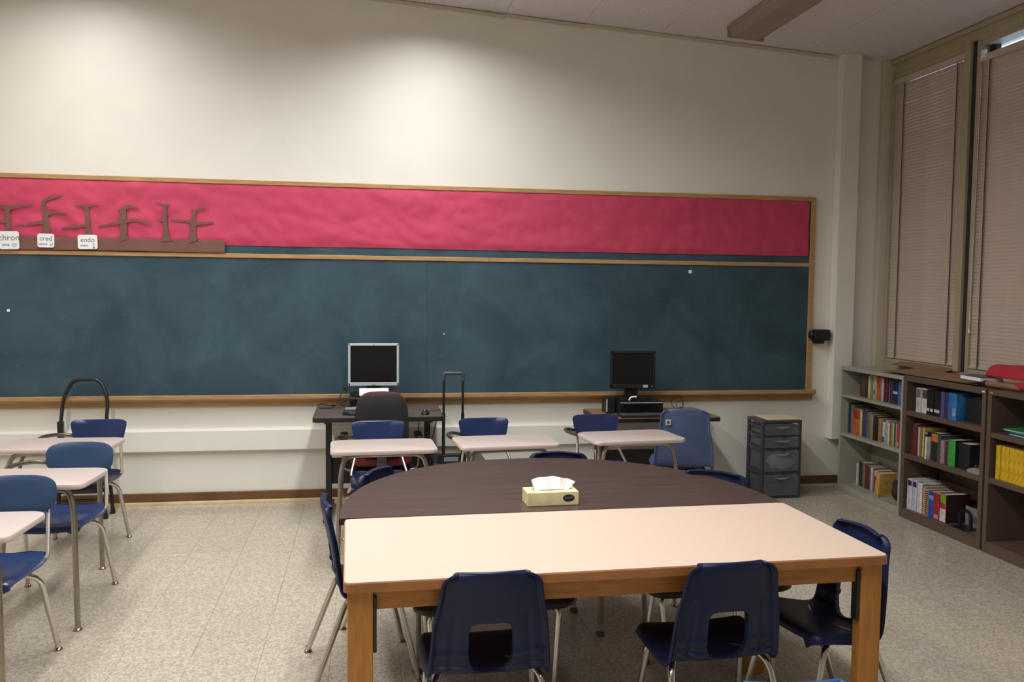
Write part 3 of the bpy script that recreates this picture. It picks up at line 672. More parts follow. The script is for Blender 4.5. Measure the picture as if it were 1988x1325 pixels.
def monitor(loc, rz, w_, h_, zb, bezel, mb_, label, silver):
    r = empty('monitor', loc, rz, label=label, cat='monitor')
    z0, z1 = zb, zb+h_; bt = bezel*1.0; bb_ = bezel*(1.5 if silver else 1.9)
    fr = MB()
    fr.rbox(-w_/2, w_/2, -.025, .012, z1-bt, z1, .005); fr.rbox(-w_/2, w_/2, -.025, .012, z0, z0+bb_, .005)
    fr.rbox(-w_/2, -w_/2+bezel, -.025, .012, z0, z1, .005); fr.rbox(w_/2-bezel, w_/2, -.025, .012, z0, z1, .005)
    fm = fr.build('bezel', mb_, r)
    MB().box(-w_/2+bezel*.9, w_/2-bezel*.9, -.016, .0, z0+bb_*.9, z1-bt*.9).build('screen', m_screen, r)
    MB().rbox(-w_/2+.015, w_/2-.015, .01, .055, z0+.02, z1-.02, .012).build('back_cover', m_blackp, r)
    MB().rbox(-.055, .055, .02, .055, .012, z0+.1, .006).build('stand_neck', m_blackp, r)
    MB().prism(rrect(-.13 if not silver else -.16, .13 if not silver else .16, -.09, .11, .04, 4), 'z', 0, .014).build('stand_base', m_blackp, r)
    if silver:
        MB().rbox(-.012, .012, -.0262, -.0248, z0+.006, z0+.013, .0004, 1).build('badge', m_ink, r)
        MB().rbox(-.006, .006, -.0262, -.0248, z1-.013, z1-.008, .0004, 1).build('webcam_dot', m_ink2, r)
        MB().rbox(-w_/2+bezel, w_/2-bezel, -.0262, -.0248, z0+bb_-.004, z0+bb_, .0004, 1).build('bright_strip', m_white, r)
    else:
        MB().rbox(.085, .125, -.0262, -.0248, z0+.008, z0+.030, .0004, 1).build('sticker', m_silver, r)
        for k in range(5): MB().lathe([(.004, 0), (.004, .002)], (0, 0, 0), 8).build('button', m_ink2, r, loc=(-.02+k*.02, -.0255, z0+.018), rot=(PI/2, 0, 0))
        MB().rbox(.158, .166, -.0262, -.0248, z0+.014, z0+.022, .0004, 1).build('power_button', m_silver, r)
    return r
# left set: desktop case under the monitor
pc = empty('desktop_computer', (.045, 6.74, .791), label='black desktop computer lying under the silver framed monitor', cat='computer')
MB().rbox(-.18, .18, -.16, .18, 0, .10, .006).build('case', m_blackp, pc)
MB().rbox(-.155, .155, -.163, -.158, .022, .030, .001, 1).build('silver_strip', m_silver, pc)
MB().rbox(-.17, .17, -.1625, -.158, .045, .09, .002, 1).build('drive_bay', m_screen, pc)
monitor((.05, 6.74, .892), 0, .388, .328, .072, .018, m_silver, 'monitor with a wide silver frame on the left computer', True)
o = MB().rbox(-.11, .11, -.06, .05, 0, .003, .0008, 1).build('paper_sheet', m_white, label='white paper sheet propped on the left computer below its monitor', cat='paper'); o.location = (.052, 6.62, .930); o.rotation_euler = (math.radians(24), 0, .02)
def keyboard(loc, rz, label):
    r = empty('keyboard', loc, rz, label=label, cat='keyboard')
    MB().rbox(-.21, .21, -.07, .07, 0, .016, .005).build('body', m_blackp, r)
    for j in range(5): MB().rbox(-.2, .2, -.062+j*.025, -.042+j*.025, .015, .021, .002, 1).build('key_row', m_ink2 if j % 2 else m_smokef, r)
    return r
keyboard((.07, 6.42, .791), .03, 'black keyboard on the left computer table, mostly behind the office chair')
ms = empty('mouse', (.425, 6.37, .791), -.2, label='black computer mouse on the right end of the dark computer table', cat='mouse')
mb = MB(); bm = bmesh.new(); bmesh.ops.create_uvsphere(bm, u_segments=14, v_segments=10, radius=1)
for v in bm.verts: v.co = Vector((v.co.x*.03, v.co.y*.055, max(0, v.co.z)*.034))
mb.bm(bm); mb.build('shell', m_blackp, ms, True)
MB().rbox(-.004, .004, -.045, -.02, .028, .035, .002, 1).build('wheel', m_silver, ms)
MB().tube(fillet([(0, .05, .006), (.02, .15, .004), (.09, .2, .004), (.1, .35, .004)], .05), .002, 6).build('mouse_cable', m_blackp, ms, True)
cl = empty('cable_tangle', (-.16, 6.74, .791), label='tangle of black cables at the left of the silver monitor', cat='cables')
for q in ([(.0, .1, .12), (-.02, .05, .16), (-.06, .0, .05), (-.10, -.06, .008), (-.2, -.03, .006)], [(0, .05, .05), (-.05, .0, .03), (-.12, .03, .012), (-.2, .06, .03), (-.22, .1, .008)], [(0, 0, .02), (-.07, -.04, .035), (-.13, .0, .02), (-.08, .06, .012)]):
    MB().tube(fillet(q, .05), .004, 6).build('cable', m_blackp, cl, True)
pb = empty('power_adapter', (-.12, 6.40, .791), label='grey topped black power adapter on the dark computer table', cat='adapter')
MB().rbox(-.055, .055, -.04, .04, 0, .028, .006).build('body', m_blackp, pb); MB().rbox(-.04, .045, -.02, .03, .027, .05, .008).build('plug', m_smokeh, pb)
hc = empty('hanging_cable', (.3, 6.75, .2), label='thin dark cables hanging below the dark computer table', cat='cables')
for q in ([(.1, -.1, .54), (.09, -.1, .4), (.03, -.08, .26)], [(.24, -.1, .54), (.20, -.1, .35), (.12, -.08, .24)], [(.0, -.05, .54), (-.02, -.05, .3), (.08, -.05, .1), (.2, -.05, .0)]):
    MB().tube(fillet(q, .08), .004, 6).build('cable', m_blackp, hc, True)

# right set
pc2 = empty('desktop_computer', (2.16, 6.76, .731), label='black desktop computer lying under the black monitor', cat='computer')
MB().rbox(-.18, .18, -.18, .17, 0, .105, .005).build('case', m_blackp, pc2)
MB().rbox(-.175, .175, -.184, -.178, .093, .099, .001, 1).build('silver_strip', m_silver, pc2)
MB().rbox(-.17, .17, -.183, -.178, .01, .085, .002, 1).build('front_panel', m_screen, pc2)
for x in (-.15, .02, .04, .15): MB().rbox(x-.01, x+.01, -.186, -.182, .012, .02, .001, 1).build('port', m_smokef, pc2)
sp = empty('speaker_box', (1.93, 6.74, .731), label='small black box with silver edge left of the right computer', cat='box')
MB().rbox(-.035, .04, -.07, .07, 0, .125, .006).build('body', m_blackp, sp); MB().rbox(-.036, -.026, -.073, -.069, .015, .115, .001, 1).build('silver_edge', m_silver, sp)
monitor((2.135, 6.76, .838), -.03, .372, .305, .085, .02, m_blackp, 'black framed monitor with a grey sticker on the right computer', False)
keyboard((2.16, 6.49, .731), 0, 'black keyboard in front of the right computer')
cu = empty('white_clip', (2.10, 6.625, .837), label='small curled white paper scrap on the right desktop computer', cat='paper')
MB().tube(fillet([(-.03, 0, .004), (-.02, 0, .03), (.03, 0, .034)], .02), .007, 6).build('curl', m_white, cu, True)
lc = empty('looped_cable', (2.58, 6.85, .731), label='looped black cable standing behind the light blue chair', cat='cables')
MB().tube([(.05*math.cos(t*PI/8)-.02, .02*math.sin(t), .06+.055*math.sin(t*PI/8)) for t in range(-3, 15)], .003, 6).build('cable', m_blackp, lc, True)
MB().tube([(.03*math.cos(t*PI/8)+.0, .0, .035+.03*math.sin(t*PI/8)) for t in range(0, 17)], .0025, 6).build('cable', m_blackp, lc, True)

# ------------------------------------------------------------------ office chair
oc = empty('office_chair', (.105, 6.31, 0), .0, label='maroon office chair with a black back shell at dark computer table', cat='chair')
def cushion(w0, w1, h, th, r=.05, bulge=.02):
    # rounded upright pad in xz, thickness along y
    out = []
    n = 28
    for k in range(n):
        t = 2*PI*k/n; c, s_ = math.cos(t), math.sin(t); e = .55
        x = math.copysign(abs(c)**e, c); z = math.copysign(abs(s_)**e, s_)
        ww = w0+(w1-w0)*(z*.5+.5); out.append((x*ww/2, z*h/2))
    vs = []; fs = []
    rings = [(1-.10, 0), (1, .25), (1, .75), (1-.12, 1.0), (.5, 1.0+bulge/th)]
    rings = [(.5, -.02)]+rings
    for sc, a in rings:
        for x, z in out: vs.append((x*sc, a*th, z*sc))
    m_ = len(rings)
    for i in range(m_-1):
        for k in range(n): fs.append((i*n+k, i*n+(k+1) % n, (i+1)*n+(k+1) % n, (i+1)*n+k))
    fs += [tuple(range(n-1, -1, -1)), tuple((m_-1)*n+k for k in range(n))]
    return MB().add(vs, fs)
o = cushion(.40, .37, .44, .022).build('back_shell', m_blackp, oc, True, loc=(0, -.075, .745), rot=(math.radians(-6), 0, 0))
o = cushion(.40, .37, .45, .06).build('back_cushion', m_maroon, oc, True, loc=(0, -.050, .75), rot=(math.radians(-6), 0, 0))
o = cushion(.47, .45, .44, .07).build('seat_cushion', m_maroon, oc, True, loc=(0, .18, .42), rot=(PI/2, 0, 0))
o = cushion(.44, .42, .41, .02).build('seat_pan', m_blackp, oc, True, loc=(0, .18, .355), rot=(PI/2, 0, 0))
MB().rbox(-.035, .035, -.10, -.07, .36, .62, .008).build('back_bar', m_smokef, oc)
MB().rbox(-.035, .035, -.10, .1, .345, .365, .006).build('back_bar', m_smokef, oc)
MB().lathe([(.03, .10), (.03, .22), (.02, .225), (.02, .36)], (0, .15, 0), 12).build('gas_post', m_smokef, oc, True)
for k in range(5):
    a = 2*PI*k/5+.3; x, y = .27*math.cos(a), .27*math.sin(a)
    lg = MB().tube([(0, .15, .115), (x*.5, .15+y*.5, .10), (x, .15+y, .075)], .024, 8, r1=.016).build('base_arm', m_blackp, oc, True)
    MB().tube([(x-.022*math.sin(a), .15+y+.022*math.cos(a), .029), (x+.022*math.sin(a), .15+y-.022*math.cos(a), .029)], .029, 12).build('caster', m_blackm, lg, True)
for sx in (-1, 1):
    MB().tube(fillet([(sx*.12, .18, .35), (sx*.275, .18, .36), (sx*.275, .17, .60)], .05), .011, 8).build('arm_support', m_tube, oc, True)
    MB().rbox(sx*.275-.03, sx*.275+.03, .04, .27, .60, .635, .014).build('armrest', m_blackp, oc)

# ------------------------------------------------------------------ rolling crate cart
ct = empty('rolling_cart', (.63, 6.45, 0), .0, label='black wheeled crate with raised telescopic handle beside dark computer table', cat='cart')
MB().rbox(-.135, .26, -.02, .36, .07, .40, .015).build('crate', m_blackp, ct)
MB().rbox(-.145, .27, -.03, .37, .375, .41, .01).build('rim', m_blackm, ct)
MB().rbox(-.06, .05, -.034, -.018, .42, .455, .003).build('label_plate', m_smokeh, ct)
MB().rbox(-.11, .13, -.032, -.002, .40, .475, .006).build('handle_housing', m_blackp, ct)
for x in (-.062, .082):
    MB().tube([(x, .0, .40), (x, .0, .78)], .0125, 10).build('outer_tube', m_blackm, ct, True)
    MB().tube([(x, .0, .77), (x, .0, 1.08)], .0095, 10).build('inner_tube', m_blackm, ct, True)
MB().tube(fillet([(-.062, 0, 1.03), (-.062, 0, 1.085), (.082, 0, 1.085), (.082, 0, 1.03)], .018, 5), .014, 10).build('grip', m_smokef, ct, True)
for sx in (-.10, .21): MB().tube([(sx-.015, .30, .05), (sx+.015, .30, .05)], .05, 16).build('wheel', m_blackm, ct, True)
for sx in (-.10, .21): MB().rbox(sx-.02, sx+.02, 0, .04, 0, .08, .006).build('foot', m_blackp, ct)

# ------------------------------------------------------------------ step stool with arched handrail
st = empty('step_stool', (-2.09, 6.80, 0), 0, label='black folding step stool with tall arched handrail against the wall', cat='step stool')
MB().tube(fillet([(-.185, .05, .02), (-.185, .08, .55), (-.165, .13, .87), (-.10, .15, 1.0), (.0, .155, 1.005), (.09, .15, 1.0), (.15, .13, .87), (.145, .08, .6), (.20, .03, .02)], .13, 7), .0135, 10).build('handrail', m_blackm, st, True)
for sx, xb in ((-1, -.17), (1, .19)):
    MB().tube([(sx*.15, .06, .56), (xb, -.12, .02)], .012, 8).build('front_leg', m_blackm, st, True)
    for yy, xx in ((.05 if sx < 0 else .03, -.185 if sx < 0 else .20), (-.12, xb)): MB().lathe([(.018, 0), (.019, .012), (.015, .04)], (xx, yy, 0), 10).build('rubber_foot', m_blackp, st, True)
    MB().rbox(sx*.157-.03, sx*.157+.012, .045, .085, .55, .70, .006).build('hinge_plate', m_blackm, st)
MB().rbox(-.16, .16, -.06, .08, .40, .425, .008).build('step', m_blackp, st); MB().rbox(-.165, .17, -.13, .0, .19, .215, .008).build('step', m_blackp, st)
MB().tube([(-.175, -.08, .13), (.185, -.08, .13)], .010, 8).build('cross_bar', m_blackm, st, True)

# ------------------------------------------------------------------ blue stacking chairs
def cat(P, n):
    out = []; m_ = len(P)
    seg = m_-1
    for i in range(n+1):
        t = i/n*seg; k = min(int(t), seg-1); t -= k
        p0 = P[max(k-1, 0)]; p1 = P[k]; p2 = P[k+1]; p3 = P[min(k+2, m_-1)]
        out.append(tuple(.5*((2*p1[q])+(-p0[q]+p2[q])*t+(2*p0[q]-5*p1[q]+4*p2[q]-p3[q])*t*t+(-p0[q]+3*p1[q]-3*p2[q]+p3[q])*t**3) for q in range(len(p1))))
    return out
def shell_mesh(hole=True, top=.77, arch=.006, wt=.168, wb=.212, lowflange=.030):
    # profile rows (y, z, half width, back weight)
    prof = cat([(.145, .408, .212, 0), (.138, .428, .224, 0), (.10, .434, .229, 0), (.02, .424, .226, 0), (-.07, .408, wb+.004, 0), (-.135, .404, wb, .15), (-.172, .424, wb-.002, .55), (-.190, .485, wb-.008, .9),
                (-.205, .59, wb-.018, 1), (-.222, .68, wt+.008, 1), (-.235, top-.03, wt, 1), (-.238, top-.002, wt-.004, 1), (-.234, top+.003, wt-.004, 1), (-.220, top-.001, wt-.006, 1)], 120)
    nu = 44; vs = []; nv = len(prof)
    for i, (y, z, hw_, bw_) in enumerate(prof):
        hwi = hw_
        # rounded top and front corners
        dtop = top-z
        if bw_ > .95 and dtop < .04: hwi -= .04-math.sqrt(max(0, .04**2-(.04-dtop)**2))
        if bw_ == 0 and y > .105:
            d = .145-y; d = max(0, min(.04, d)); hwi -= .035*(1-math.sqrt(max(0, 1-(1-d/.04)**2)))
        for k in range(nu+1):
            u = -1+2*k/nu; x = u*hwi; a = abs(u)
            roll = max(0, (a-.90)/.10)**1.5
            dz = (1-bw_)*(.010*a*a-lowflange*roll); dy = bw_*(.030*a*a-.022*roll)
            if bw_ > .95: dz += arch*(1-u*u)*max(0, 1-dtop/.1)
            # stacking ledges low on the back posts
            if hole and bw_ > .5 and .38 < a < .9:
                for zl in (.430, .487):
                    if abs(z-zl) < .008: dy -= .007
            if hole and bw_ > .6 and abs(a-.66) < .03 and z < .64: dy += .007
            vs.append((x, y+dy, z+dz))
    def inside(v):
        x, y, z = v
        if y > -.10: return False
        zc, hz, hx = .506, .096, .079
        if z > zc: e = 5.5
        else: e = 2.8
        return abs(x/hx)**e+abs((z-zc)/hz)**e < 1
    fs = []
    for i in range(nv-1):
        for k in range(nu):
            a = i*(nu+1)+k; f = (a, a+1, a+nu+2, a+nu+1)
            if hole and sum(inside(vs[q]) for q in f) >= 2 and all(abs(vs[q][0]) < .1 for q in f): continue
            fs.append(f)
    bm = bmesh.new(); bv = [bm.verts.new(v) for v in vs]
    for f in fs: bm.faces.new([bv[q] for q in f])
    bmesh.ops.delete(bm, geom=[v for v in bm.verts if not v.link_faces], context='VERTS')
    if hole:
        for v in bm.verts:
            if v.is_boundary and abs(v.co.x) < .12 and v.co.y < -.1 and v.co.z < .70:
                zc, hz, hx = .506, .096, .079; X, Z = v.co.x/hx, (v.co.z-zc)/hz; e = 5.5 if Z > 0 else 2.8
                s_ = (abs(X)**e+abs(Z)**e)**(1/e)
                if s_ > 0: v.co.x = X/s_*hx; v.co.z = zc+Z/s_*hz
    if hole:
        loop = [e for e in bm.edges if e.is_boundary and all(abs(v.co.x) < .09 and v.co.y < -.1 and v.co.z < .66 for v in e.verts)]
        ex = bmesh.ops.extrude_edge_only(bm, edges=loop)
        for v in ex['geom']:
            if isinstance(v, bmesh.types.BMVert): v.co.y += .017
    me = bpy.data.meshes.new('shell'); bm.to_mesh(me); bm.free()
    # thickness
    o = bpy.data.objects.new('tmp', me); C.objects.link(o)
    md = o.modifiers.new('s', 'SOLIDIFY'); md.thickness = .009; md.offset = 0; md.use_even_offset = False
    md2 = o.modifiers.new('b', 'BEVEL'); md2.width = .0022; md2.segments = 2; md2.limit_method = 'ANGLE'; md2.angle_limit = math.radians(50)
    dg = bpy.context.evaluated_depsgraph_get(); m2 = bpy.data.meshes.new_from_object(o.evaluated_get(dg)); bpy.data.objects.remove(o)
    m2.name = 'shell'
    for p in m2.polygons: p.use_smooth = True
    return m2
def make_chair(hole=True, shellm=m_navy):
    r = empty('stacking_chair')
    mo('shell', shell_mesh(hole), shellm, r)
    for sx in (-1, 1):
        for yy in (1, -1):
            if yy > 0: path = [(sx*.075, .0, .402), (sx*.165, .04, .400), (sx*.192, .08, .365), (sx*.222, .16, .014)]
            else: path = [(sx*.075, -.05, .405), (sx*.165, -.10, .402), (sx*.19, -.15, .365), (sx*.215, -.285, .014)]
            lg = MB().tube(fillet(path, .05, 5), .0125, 10).build('leg', m_chrome, r, True)
            p = path[-1]; MB().lathe([(.017, 0), (.019, .004), (.016, .011), (.010, .014), (.0105, .03)], (p[0], p[1], 0), 12).build('foot_glide', m_glide, lg, True)
    MB().tube([(-.17, -.01, .406), (.17, -.01, .406)], .011, 8).build('under_bar', m_tube, r, True)
    MB().rbox(-.10, .10, -.065, .035, .398, .412, .004).build('mount_plate', m_blackm, r)
    return r
ch0 = make_chair()
spots = [((.413, 3.015), 0, 'navy plastic chair with cut-out back at table front, left one'),
         ((1.247, 3.005), 2.5, 'navy plastic chair with cut-out back at table front, right one'),
         ((1.752, 3.135), 97, 'navy plastic chair at the right end of the pale table'),
         ((.035, 3.905), -83, 'navy plastic chair side-on at the left end of the tables'),
         ((.235, 4.37), -122, 'navy plastic chair at the left rear curve of the walnut table'),
         ((1.06, 4.63), 171, 'navy plastic chair barely showing over the far middle of walnut table'),
         ((1.66, 4.06), 143, 'navy plastic chair at the right rear curve of the walnut table')]
for i, (p, a, lb) in enumerate(spots):
    c = ch0 if i == 0 else copy_tree(ch0)
    c.location = (p[0], p[1], 0); c.rotation_euler = (0, 0, math.radians(a)); tag(c, lb, 'chair', 'navy chairs around the joined tables')
c = copy_tree(ch0); c.location = (1.04, 2.11, 0); c.rotation_euler = (0, 0, -.08)
for k in c.children:
    if k.name.startswith('shell'): k.data = k.data.copy(); k.data.materials.clear(); k.data.materials.append(m_navy2)
tag(c, 'bright blue plastic chair whose top edge peeks in at the bottom of the picture', 'chair')

# lighter blue chair at the right computer
lb_ = empty('shell_chair', (2.375, 6.26, 0), math.radians(-14), label='dull light blue shell chair with small sticker at the right computer', cat='chair')
me = shell_mesh(False, top=.835, arch=.012, wt=.178, wb=.225, lowflange=.05); me.name = 'shell_plain'
mo('shell', me, m_dull, lb_)
for sx in (-1, 1):
    for yy in (.15, -.2):
        lg = MB().tube(fillet([(sx*.06, yy*.2, .40), (sx*.17, yy*.6, .395), (sx*.21, yy, .012)], .05), .0115, 8).build('leg', m_blackm, lb_, True)
        MB().lathe([(.016, 0), (.017, .006), (.012, .02)], (sx*.21, yy, 0), 10).build('foot_glide', m_rubber, lg, True)
MB().rbox(-.16, .16, -.12, .10, .385, .405, .006).build('mount_plate', m_blackm, lb_)
MB().rbox(-.145, -.105, -.240, -.2325, .73, .77, .001, 1).build('sticker', m_cream, lb_, rot=None)
MB().rbox(-.135, -.115, -.2415, -.2398, .74, .76, .0005, 1).build('sticker_print', m_ink2, lb_)

# ------------------------------------------------------------------ student desk-chair combos
def make_combo(oval, backm, seatm):
    r = empty('student_desk')
    out = rrect(-.325, .325, -.205, .21, [.07, .07, .05, .05], 6)
    mb = MB()
    n = len(out); lev = [(.985, .712), (1.0, .718), (1.0, .732), (.99, .737), (.97, .7385)]
    vs = [(x*s_, y*s_, z) for s_, z in lev for x, y in out]; fs = [tuple(range(n-1, -1, -1)), tuple((len(lev)-1)*n+k for k in range(n))]
    for i in range(len(lev)-1):
        for k in range(n): fs.append((i*n+k, i*n+(k+1) % n, (i+1)*n+(k+1) % n, (i+1)*n+k))
    mb.add(vs, fs); mb.build('desktop', m_desk, r, True)
    for sx in (-1, 1):
        lg = MB().tube(fillet([(sx*.10, -.12, .697), (sx*.235, -.13, .697), (sx*.262, -.15, .60), (sx*.285, -.19, .014)], .07, 6), .0145, 10).build('desk_leg', m_tube, r, True)
        MB().lathe([(.019, 0), (.021, .005), (.017, .012), (.010, .016), (.012, .045)], (sx*.285, -.19, 0), 12).build('foot_glide', m_glide, lg, True)
    MB().tube([(-.105, -.12, .697), (.105, -.12, .697)], .0145, 10).build('desk_crossbar', m_tube, r, True)
    for x, y in ((-.12, -.12), (.12, -.12), (-.2, -.125), (.2, -.125)): MB().lathe([(.007, .700), (.007, .713)], (x, y, 0), 8).build('bolt', m_chrome, r, True)
    # chair: seat and backrest face the desk
    pr = cat([(.105, .418), (.115, .438), (.17, .446), (.34, .438), (.46, .436), (.535, .450), (.545, .456)], 20); nu = 16; vs = []; fs = []
    for i, (y, z) in enumerate(pr):
        t = i/20; hw_ = .185+.012*math.sin(PI*t); hw_ -= .05*max(0, (t-.85)/.15)**2+.04*max(0, (.12-t)/.12)**2
        for k in range(nu+1):
            u = -1+2*k/nu; vs.append((u*hw_, y, z+.012*u*u-.014*max(0, (abs(u)-.85)/.15)))
    for i in range(20):
        for k in range(nu): a_ = i*(nu+1)+k; fs.append((a_, a_+1, a_+nu+2, a_+nu+1))
    n_ = len(vs); mb = MB(); rim = [i for i in range(nu+1)]+[(i+1)*(nu+1)-1 for i in range(1, 21)]+[20*(nu+1)+k for k in range(nu-1, -1, -1)]+[i*(nu+1) for i in range(19, 0, -1)]
    fs2 = fs+[tuple(q+n_ for q in reversed(f)) for f in fs]+[(rim[i], rim[i]+n_, rim[(i+1) % len(rim)]+n_, rim[(i+1) % len(rim)]) for i in range(len(rim))]
    mb.add(vs+[(x, y, z-.010) for x, y, z in vs], fs2); mb.build('seat', seatm, r, True)
    # backrest
    n = 40; ov = []
    for k in range(n):
        t = 2*PI*k/n; c, s_ = math.cos(t), math.sin(t); e = .62 if oval else .36
        x = math.copysign(abs(c)**e, c); z = math.copysign(abs(s_)**e, s_)
        hw_ = .188 if oval else .176+.016*z; ov.append((x*hw_, z*(.092 if oval else .082)))
    vs = []; lev = [(.55, .0), (.93, .0), (1, .005), (1, .012), (.96, .017), (.55, .017)]
    for sc, d in lev:
        for x, z in ov: vs.append((x*sc, .0+d-.035*(x*sc/.19)**2, z*sc))
    fs = [tuple(range(n-1, -1, -1)), tuple((len(lev)-1)*n+k for k in range(n))]
    for i in range(len(lev)-1):
        for k in range(n): fs.append((i*n+k, i*n+(k+1) % n, (i+1)*n+(k+1) % n, (i+1)*n+k))
    MB().add(vs, fs).build('backrest', backm, r, True, loc=(0, .675, .705), rot=(math.radians(-10), 0, 0))
    for sx in (-1, 1):
        MB().tube(fillet([(sx*.05, .40, .424), (sx*.197, .50, .424), (sx*.135, .685, .64), (sx*.125, .702, .74)], .045, 6), .0095, 8).build('back_support', m_tube, r, True)
        lg = MB().tube(fillet([(sx*.06, .30, .415), (sx*.165, .34, .415), (sx*.205, .40, .37), (sx*.238, .495, .014)], .055, 6), .0125, 10).build('chair_leg', m_chrome, r, True)
        MB().lathe([(.017, 0), (.019, .005), (.015, .012), (.009, .015), (.011, .04)], (sx*.238, .495, 0), 12).build('foot_glide', m_glide, lg, True)
    cb_ = MB().tube([(-.155, .16, .415), (.155, .16, .415)], .0115, 10).build('seat_bar', m_tube, r, True)
    for sx in (-1, 1): MB().tube([(sx*.152, .16, .415), (sx*.172, .16, .415)], .0125, 10).build('end_cap', m_blackp, cb_, True)
    MB().tube([(-.09, .16, .415), (-.09, .40, .42)], .010, 8).build('seat_bar', m_tube, r, True); MB().tube([(.09, .16, .415), (.09, .40, .42)], .010, 8).build('seat_bar', m_tube, r, True)
    MB().tube(fillet([(-.13, .70, .66), (-.24, .65, .69), (-.30, .50, .70), (-.27, .24, .70), (-.19, .10, .699), (-.10, .0, .699)], .09, 6), .0125, 10).build('arm_tube', m_tube, r, True)
    MB().tube(fillet([(-.20, .12, .699), (-.245, .02, .66), (-.262, -.04, .42), (-.20, .10, .41), (-.10, .22, .41)], .07, 6), .0115, 10).build('side_brace', m_tube, r, True)
    return r
cA = make_combo(False, m_dnavy, m_dnavy); cB = make_combo(True, m_slate, m_seatb)
def place(src, first, p, a, label, back=None):
    c = src if first else copy_tree(src)
    c.location = (p[0], p[1], 0); c.rotation_euler = (0, 0, math.radians(a))
    tag(c, label, 'desk', 'student desks with attached blue chairs')
    if back:
        for k in c.children:
            if k.name.startswith('backrest'): k.data = k.data.copy(); k.data.materials.clear(); k.data.materials.append(back)
    return c
place(cA, True, (.10, 5.425), 2, 'pale student desk with a navy attached chair in front of the office chair', mat('mid_navy_gloss', (32, 48, 90), .3, var=.05))
place(cA, False, (.885, 5.50), 4.5, 'pale student desk with a navy attached chair, middle of front three')
place(cA, False, (1.765, 5.60), 6, 'pale student desk with a navy attached chair near the right computer')
place(cA, False, (-1.86, 5.68), -2, 'pale student desk with a navy attached chair, farthest in the left column')
place(cB, True, (-1.695, 4.71), -3, 'pale student desk with rounded slate blue chair, middle of left column')
place(cB, False, (-1.69, 3.785), -2, 'pale student desk with rounded slate blue chair, nearest in left column')

# ------------------------------------------------------------------ joined tables
tb_ = empty('activity_table', (.90, 3.22, 0), math.radians(1.2), label='rectangular table with peach laminate top and honey wood legs', cat='table')
TZ = .76; hx, hy = .985, .40
MB().prism(rrect(-hx+.004, hx-.004, -hy+.004, hy-.004, .022, 5), 'z', TZ-.0035, TZ).build('table_top', m_tbl, tb_)
mb = MB(); out = rrect(-hx, hx, -hy, hy, .026, 5); n = len(out); lev = [(1, TZ-.034), (1, TZ-.006), (.9985, TZ-.0034)]
vs = [(x*s_, y*s_, z) for s_, z in lev for x, y in out]; fs = [tuple(range(n-1, -1, -1)), tuple(2*n+k for k in range(n))]
for i in range(2):
    for k in range(n): fs.append((i*n+k, i*n+(k+1) % n, (i+1)*n+(k+1) % n, (i+1)*n+k))
mb.add(vs, fs).build('wood_edge', m_tblw2, tb_)
lx, ly = hx-.055, hy-.05
for sx in (-1, 1):
    for sy in (-1, 1):
        x, y = sx*lx-(.092 if sx > 0 and sy > 0 else 0), sy*ly
        MB().rbox(x-.042, x+.042, y-.026, y+.026, .0, TZ-.034, .005).build('leg', m_tblleg, tb_)
        MB().rbox(x-sx*.048-.006, x-sx*.048+.006, y-.02, y+.02, TZ-.25, TZ-.06, .002, 1).build('leg_plate', m_blackm, tb_)
for sy in (-1, 1): MB().rbox(-lx+.044, lx-.044, sy*(ly-.006)-.011, sy*(ly-.006)+.011, TZ-.108, TZ-.034, .003).build('apron', m_tblw, tb_)
for sx in (-1, 1): MB().rbox(sx*lx-.011, sx*lx+.011, -ly+.028, ly-.028, TZ-.108, TZ-.034, .003).build('apron', m_tblw, tb_)

ht = empty('half_round_table', (.885, 3.655, 0), math.radians(1.0), label='half-round table with dark walnut laminate top behind the pale table', cat='table')
a_, b_ = 1.0, 1.175
out = [(-a_, 0)]+[(-a_*math.copysign(abs(math.cos(PI*k/40))**.94, math.cos(PI*k/40)), .02+(b_-.02)*math.sin(PI*k/40)**.92) for k in range(41)]+[(a_, 0)]
out = [out[i] for i in range(len(out)) if i == 0 or (Vector(out[i])-Vector(out[i-1])).length > 1e-4]
HZ = .752
MB().prism(out, 'z', HZ-.003, HZ).build('table_top', m_half, ht)
MB().prism([(x*1.002, y*1.002) for x, y in out], 'z', HZ-.028, HZ-.003).build('edge_band', m_blackp, ht)
MB().rbox(-.7, .7, .10, .62, HZ-.07, HZ-.028, .006).build('apron_frame', m_tube, ht)
for x, y in ((-.66, .14), (.66, .14), (.27, .42), (.22, .75), (-.45, .72)):
    lg = MB().tube([(x, y, HZ-.05), (x, y, .06)], .016, 10).build('leg', m_tube, ht, True)
    MB().tube([(x, y, .3), (x, y, .02)], .0125, 10).build('leg_insert', m_chrome, lg, True); MB().lathe([(.02, 0), (.022, .006), (.018, .022), (.013, .025)], (x, y, 0), 12).build('foot_glide', m_rubber, lg, True)

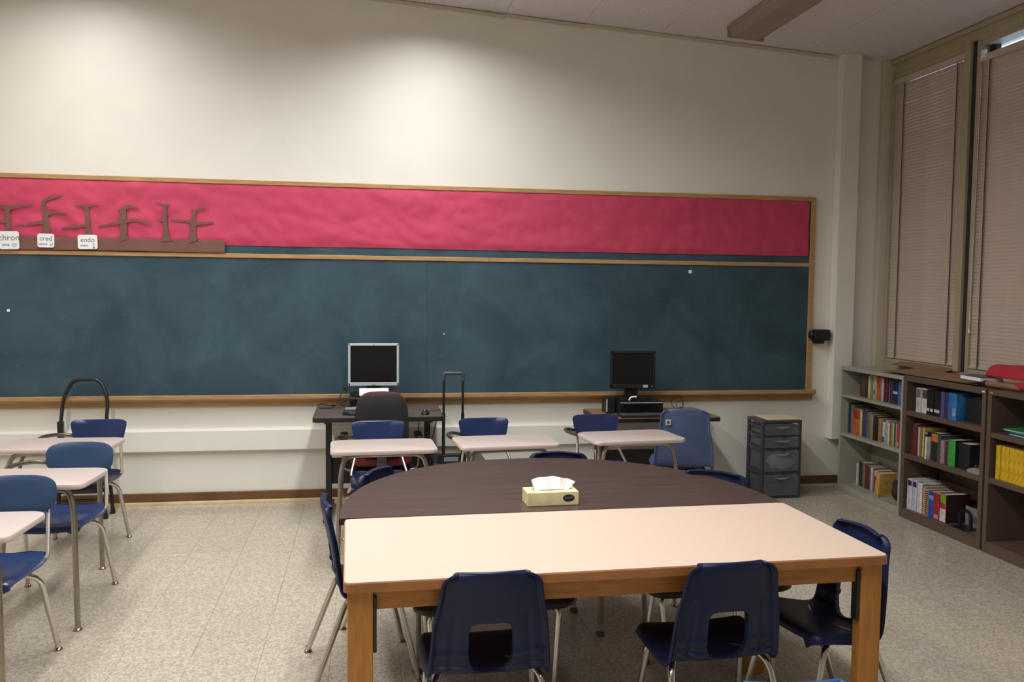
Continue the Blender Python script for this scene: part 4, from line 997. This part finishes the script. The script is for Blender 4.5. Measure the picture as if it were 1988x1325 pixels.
def under_seat(cx, cy, label):
    r = empty('low_stool', (cx, cy, 0), math.radians(1.5), label=label, cat='stool', group='dark seats pushed under the pale table')
    out = rrect(-.335, .335, -.17, .17, .07, 6); n = len(out); lev = [(.95, .415), (1, .425), (1, .440), (.97, .448)]
    vs = [(x*s_, y*s_, z) for s_, z in lev for x, y in out]; fs = [tuple(range(n-1, -1, -1)), tuple(3*n+k for k in range(n))]
    for i in range(3):
        for k in range(n): fs.append((i*n+k, i*n+(k+1) % n, (i+1)*n+(k+1) % n, (i+1)*n+k))
    MB().add(vs, fs).build('seat', m_dark, r, True)
    for sx in (-1, 1):
        for sy in (-1, 1):
            p = [(sx*.20, sy*.08, .412), (sx*.27, sy*.11, .40), (sx*.24, sy*.14, .014)]
            lg = MB().tube(fillet(p, .05), .012, 10).build('leg', m_chrome, r, True)
            MB().lathe([(.016, 0), (.018, .005), (.013, .02)], (p[-1][0], p[-1][1], 0), 10).build('foot_glide', m_rubber, lg, True)
    return r
under_seat(.515, 3.535, 'dark wide seat on chrome legs under the table, behind the left front chair')
under_seat(1.515, 3.60, 'dark wide seat on chrome legs under the table, behind the right front chair')

# ------------------------------------------------------------------ tissue box
tx = empty('tissue_box', (.822, 3.795, HZ+.0005), math.radians(1.5), label='pale yellow tissue box on walnut table, a white tissue sticking out', cat='tissue box')
bw_, bd_, bh_ = .118, .058, .062
mb = MB(); mb.rbox(-bw_, bw_, -bd_, bd_, 0, bh_, .002, 1); mb.build('carton', m_box, tx)
o = MB().prism([(.085*math.cos(t*PI/14), .024*math.sin(t*PI/14)) for t in range(28)], 'z', bh_-.001, bh_+.0006).build('slot', m_navyl, tx)
nx, nz = 34, 10
def tissue_layer(dy, lean, ph, hs):
    vs = []; fs = []
    for i in range(nx+1):
        u = -1+2*i/nx
        for j in range(nz+1):
            v = j/nz; top_ = hs*(1-.50*max(0, u)**1.7-.22*max(0, -u)**2.4)
            x = u*(.078+.018*v)+.010*v+(.012*v if u > .6 else 0); y = dy+.0045*math.sin(u*9+ph+v*1.5)*(.3+v)+lean*v
            vs.append((x, y, bh_-.003+(top_+.004)*(v-.12*v*v)/.88))
    for i in range(nx):
        for j in range(nz):
            a = i*(nz+1)+j; fs.append((a, a+nz+1, a+nz+2, a+1))
    return vs, fs
mb = MB()
for dy, lean, ph, hs in ((-.016, .026, 0, .056), (.010, .004, 1.4, .053)):
    vs, fs = tissue_layer(dy, lean, ph, hs); mb.add(vs, fs); mb.add([(x, y+.0007, z) for x, y, z in vs], [tuple(reversed(f)) for f in fs])
mb.build('tissue', m_tissue, tx, True)
lab = MB().prism([(.027*math.cos(t*PI/16), .0165*math.sin(t*PI/16)) for t in range(32)], 'y', -.0006, .0006).build('oval_label', m_navyl, tx, loc=(.071, -bd_-.0004, .033))
me = text_mesh('Surpass', .0135, 'brand_text', .0003)
for v in me.vertices: v.co.x += v.co.y*.25
mo('brand_text', me, m_smokeh, lab, loc=(0, -.0010, .002), rot=(PI/2, math.radians(-8), 0))
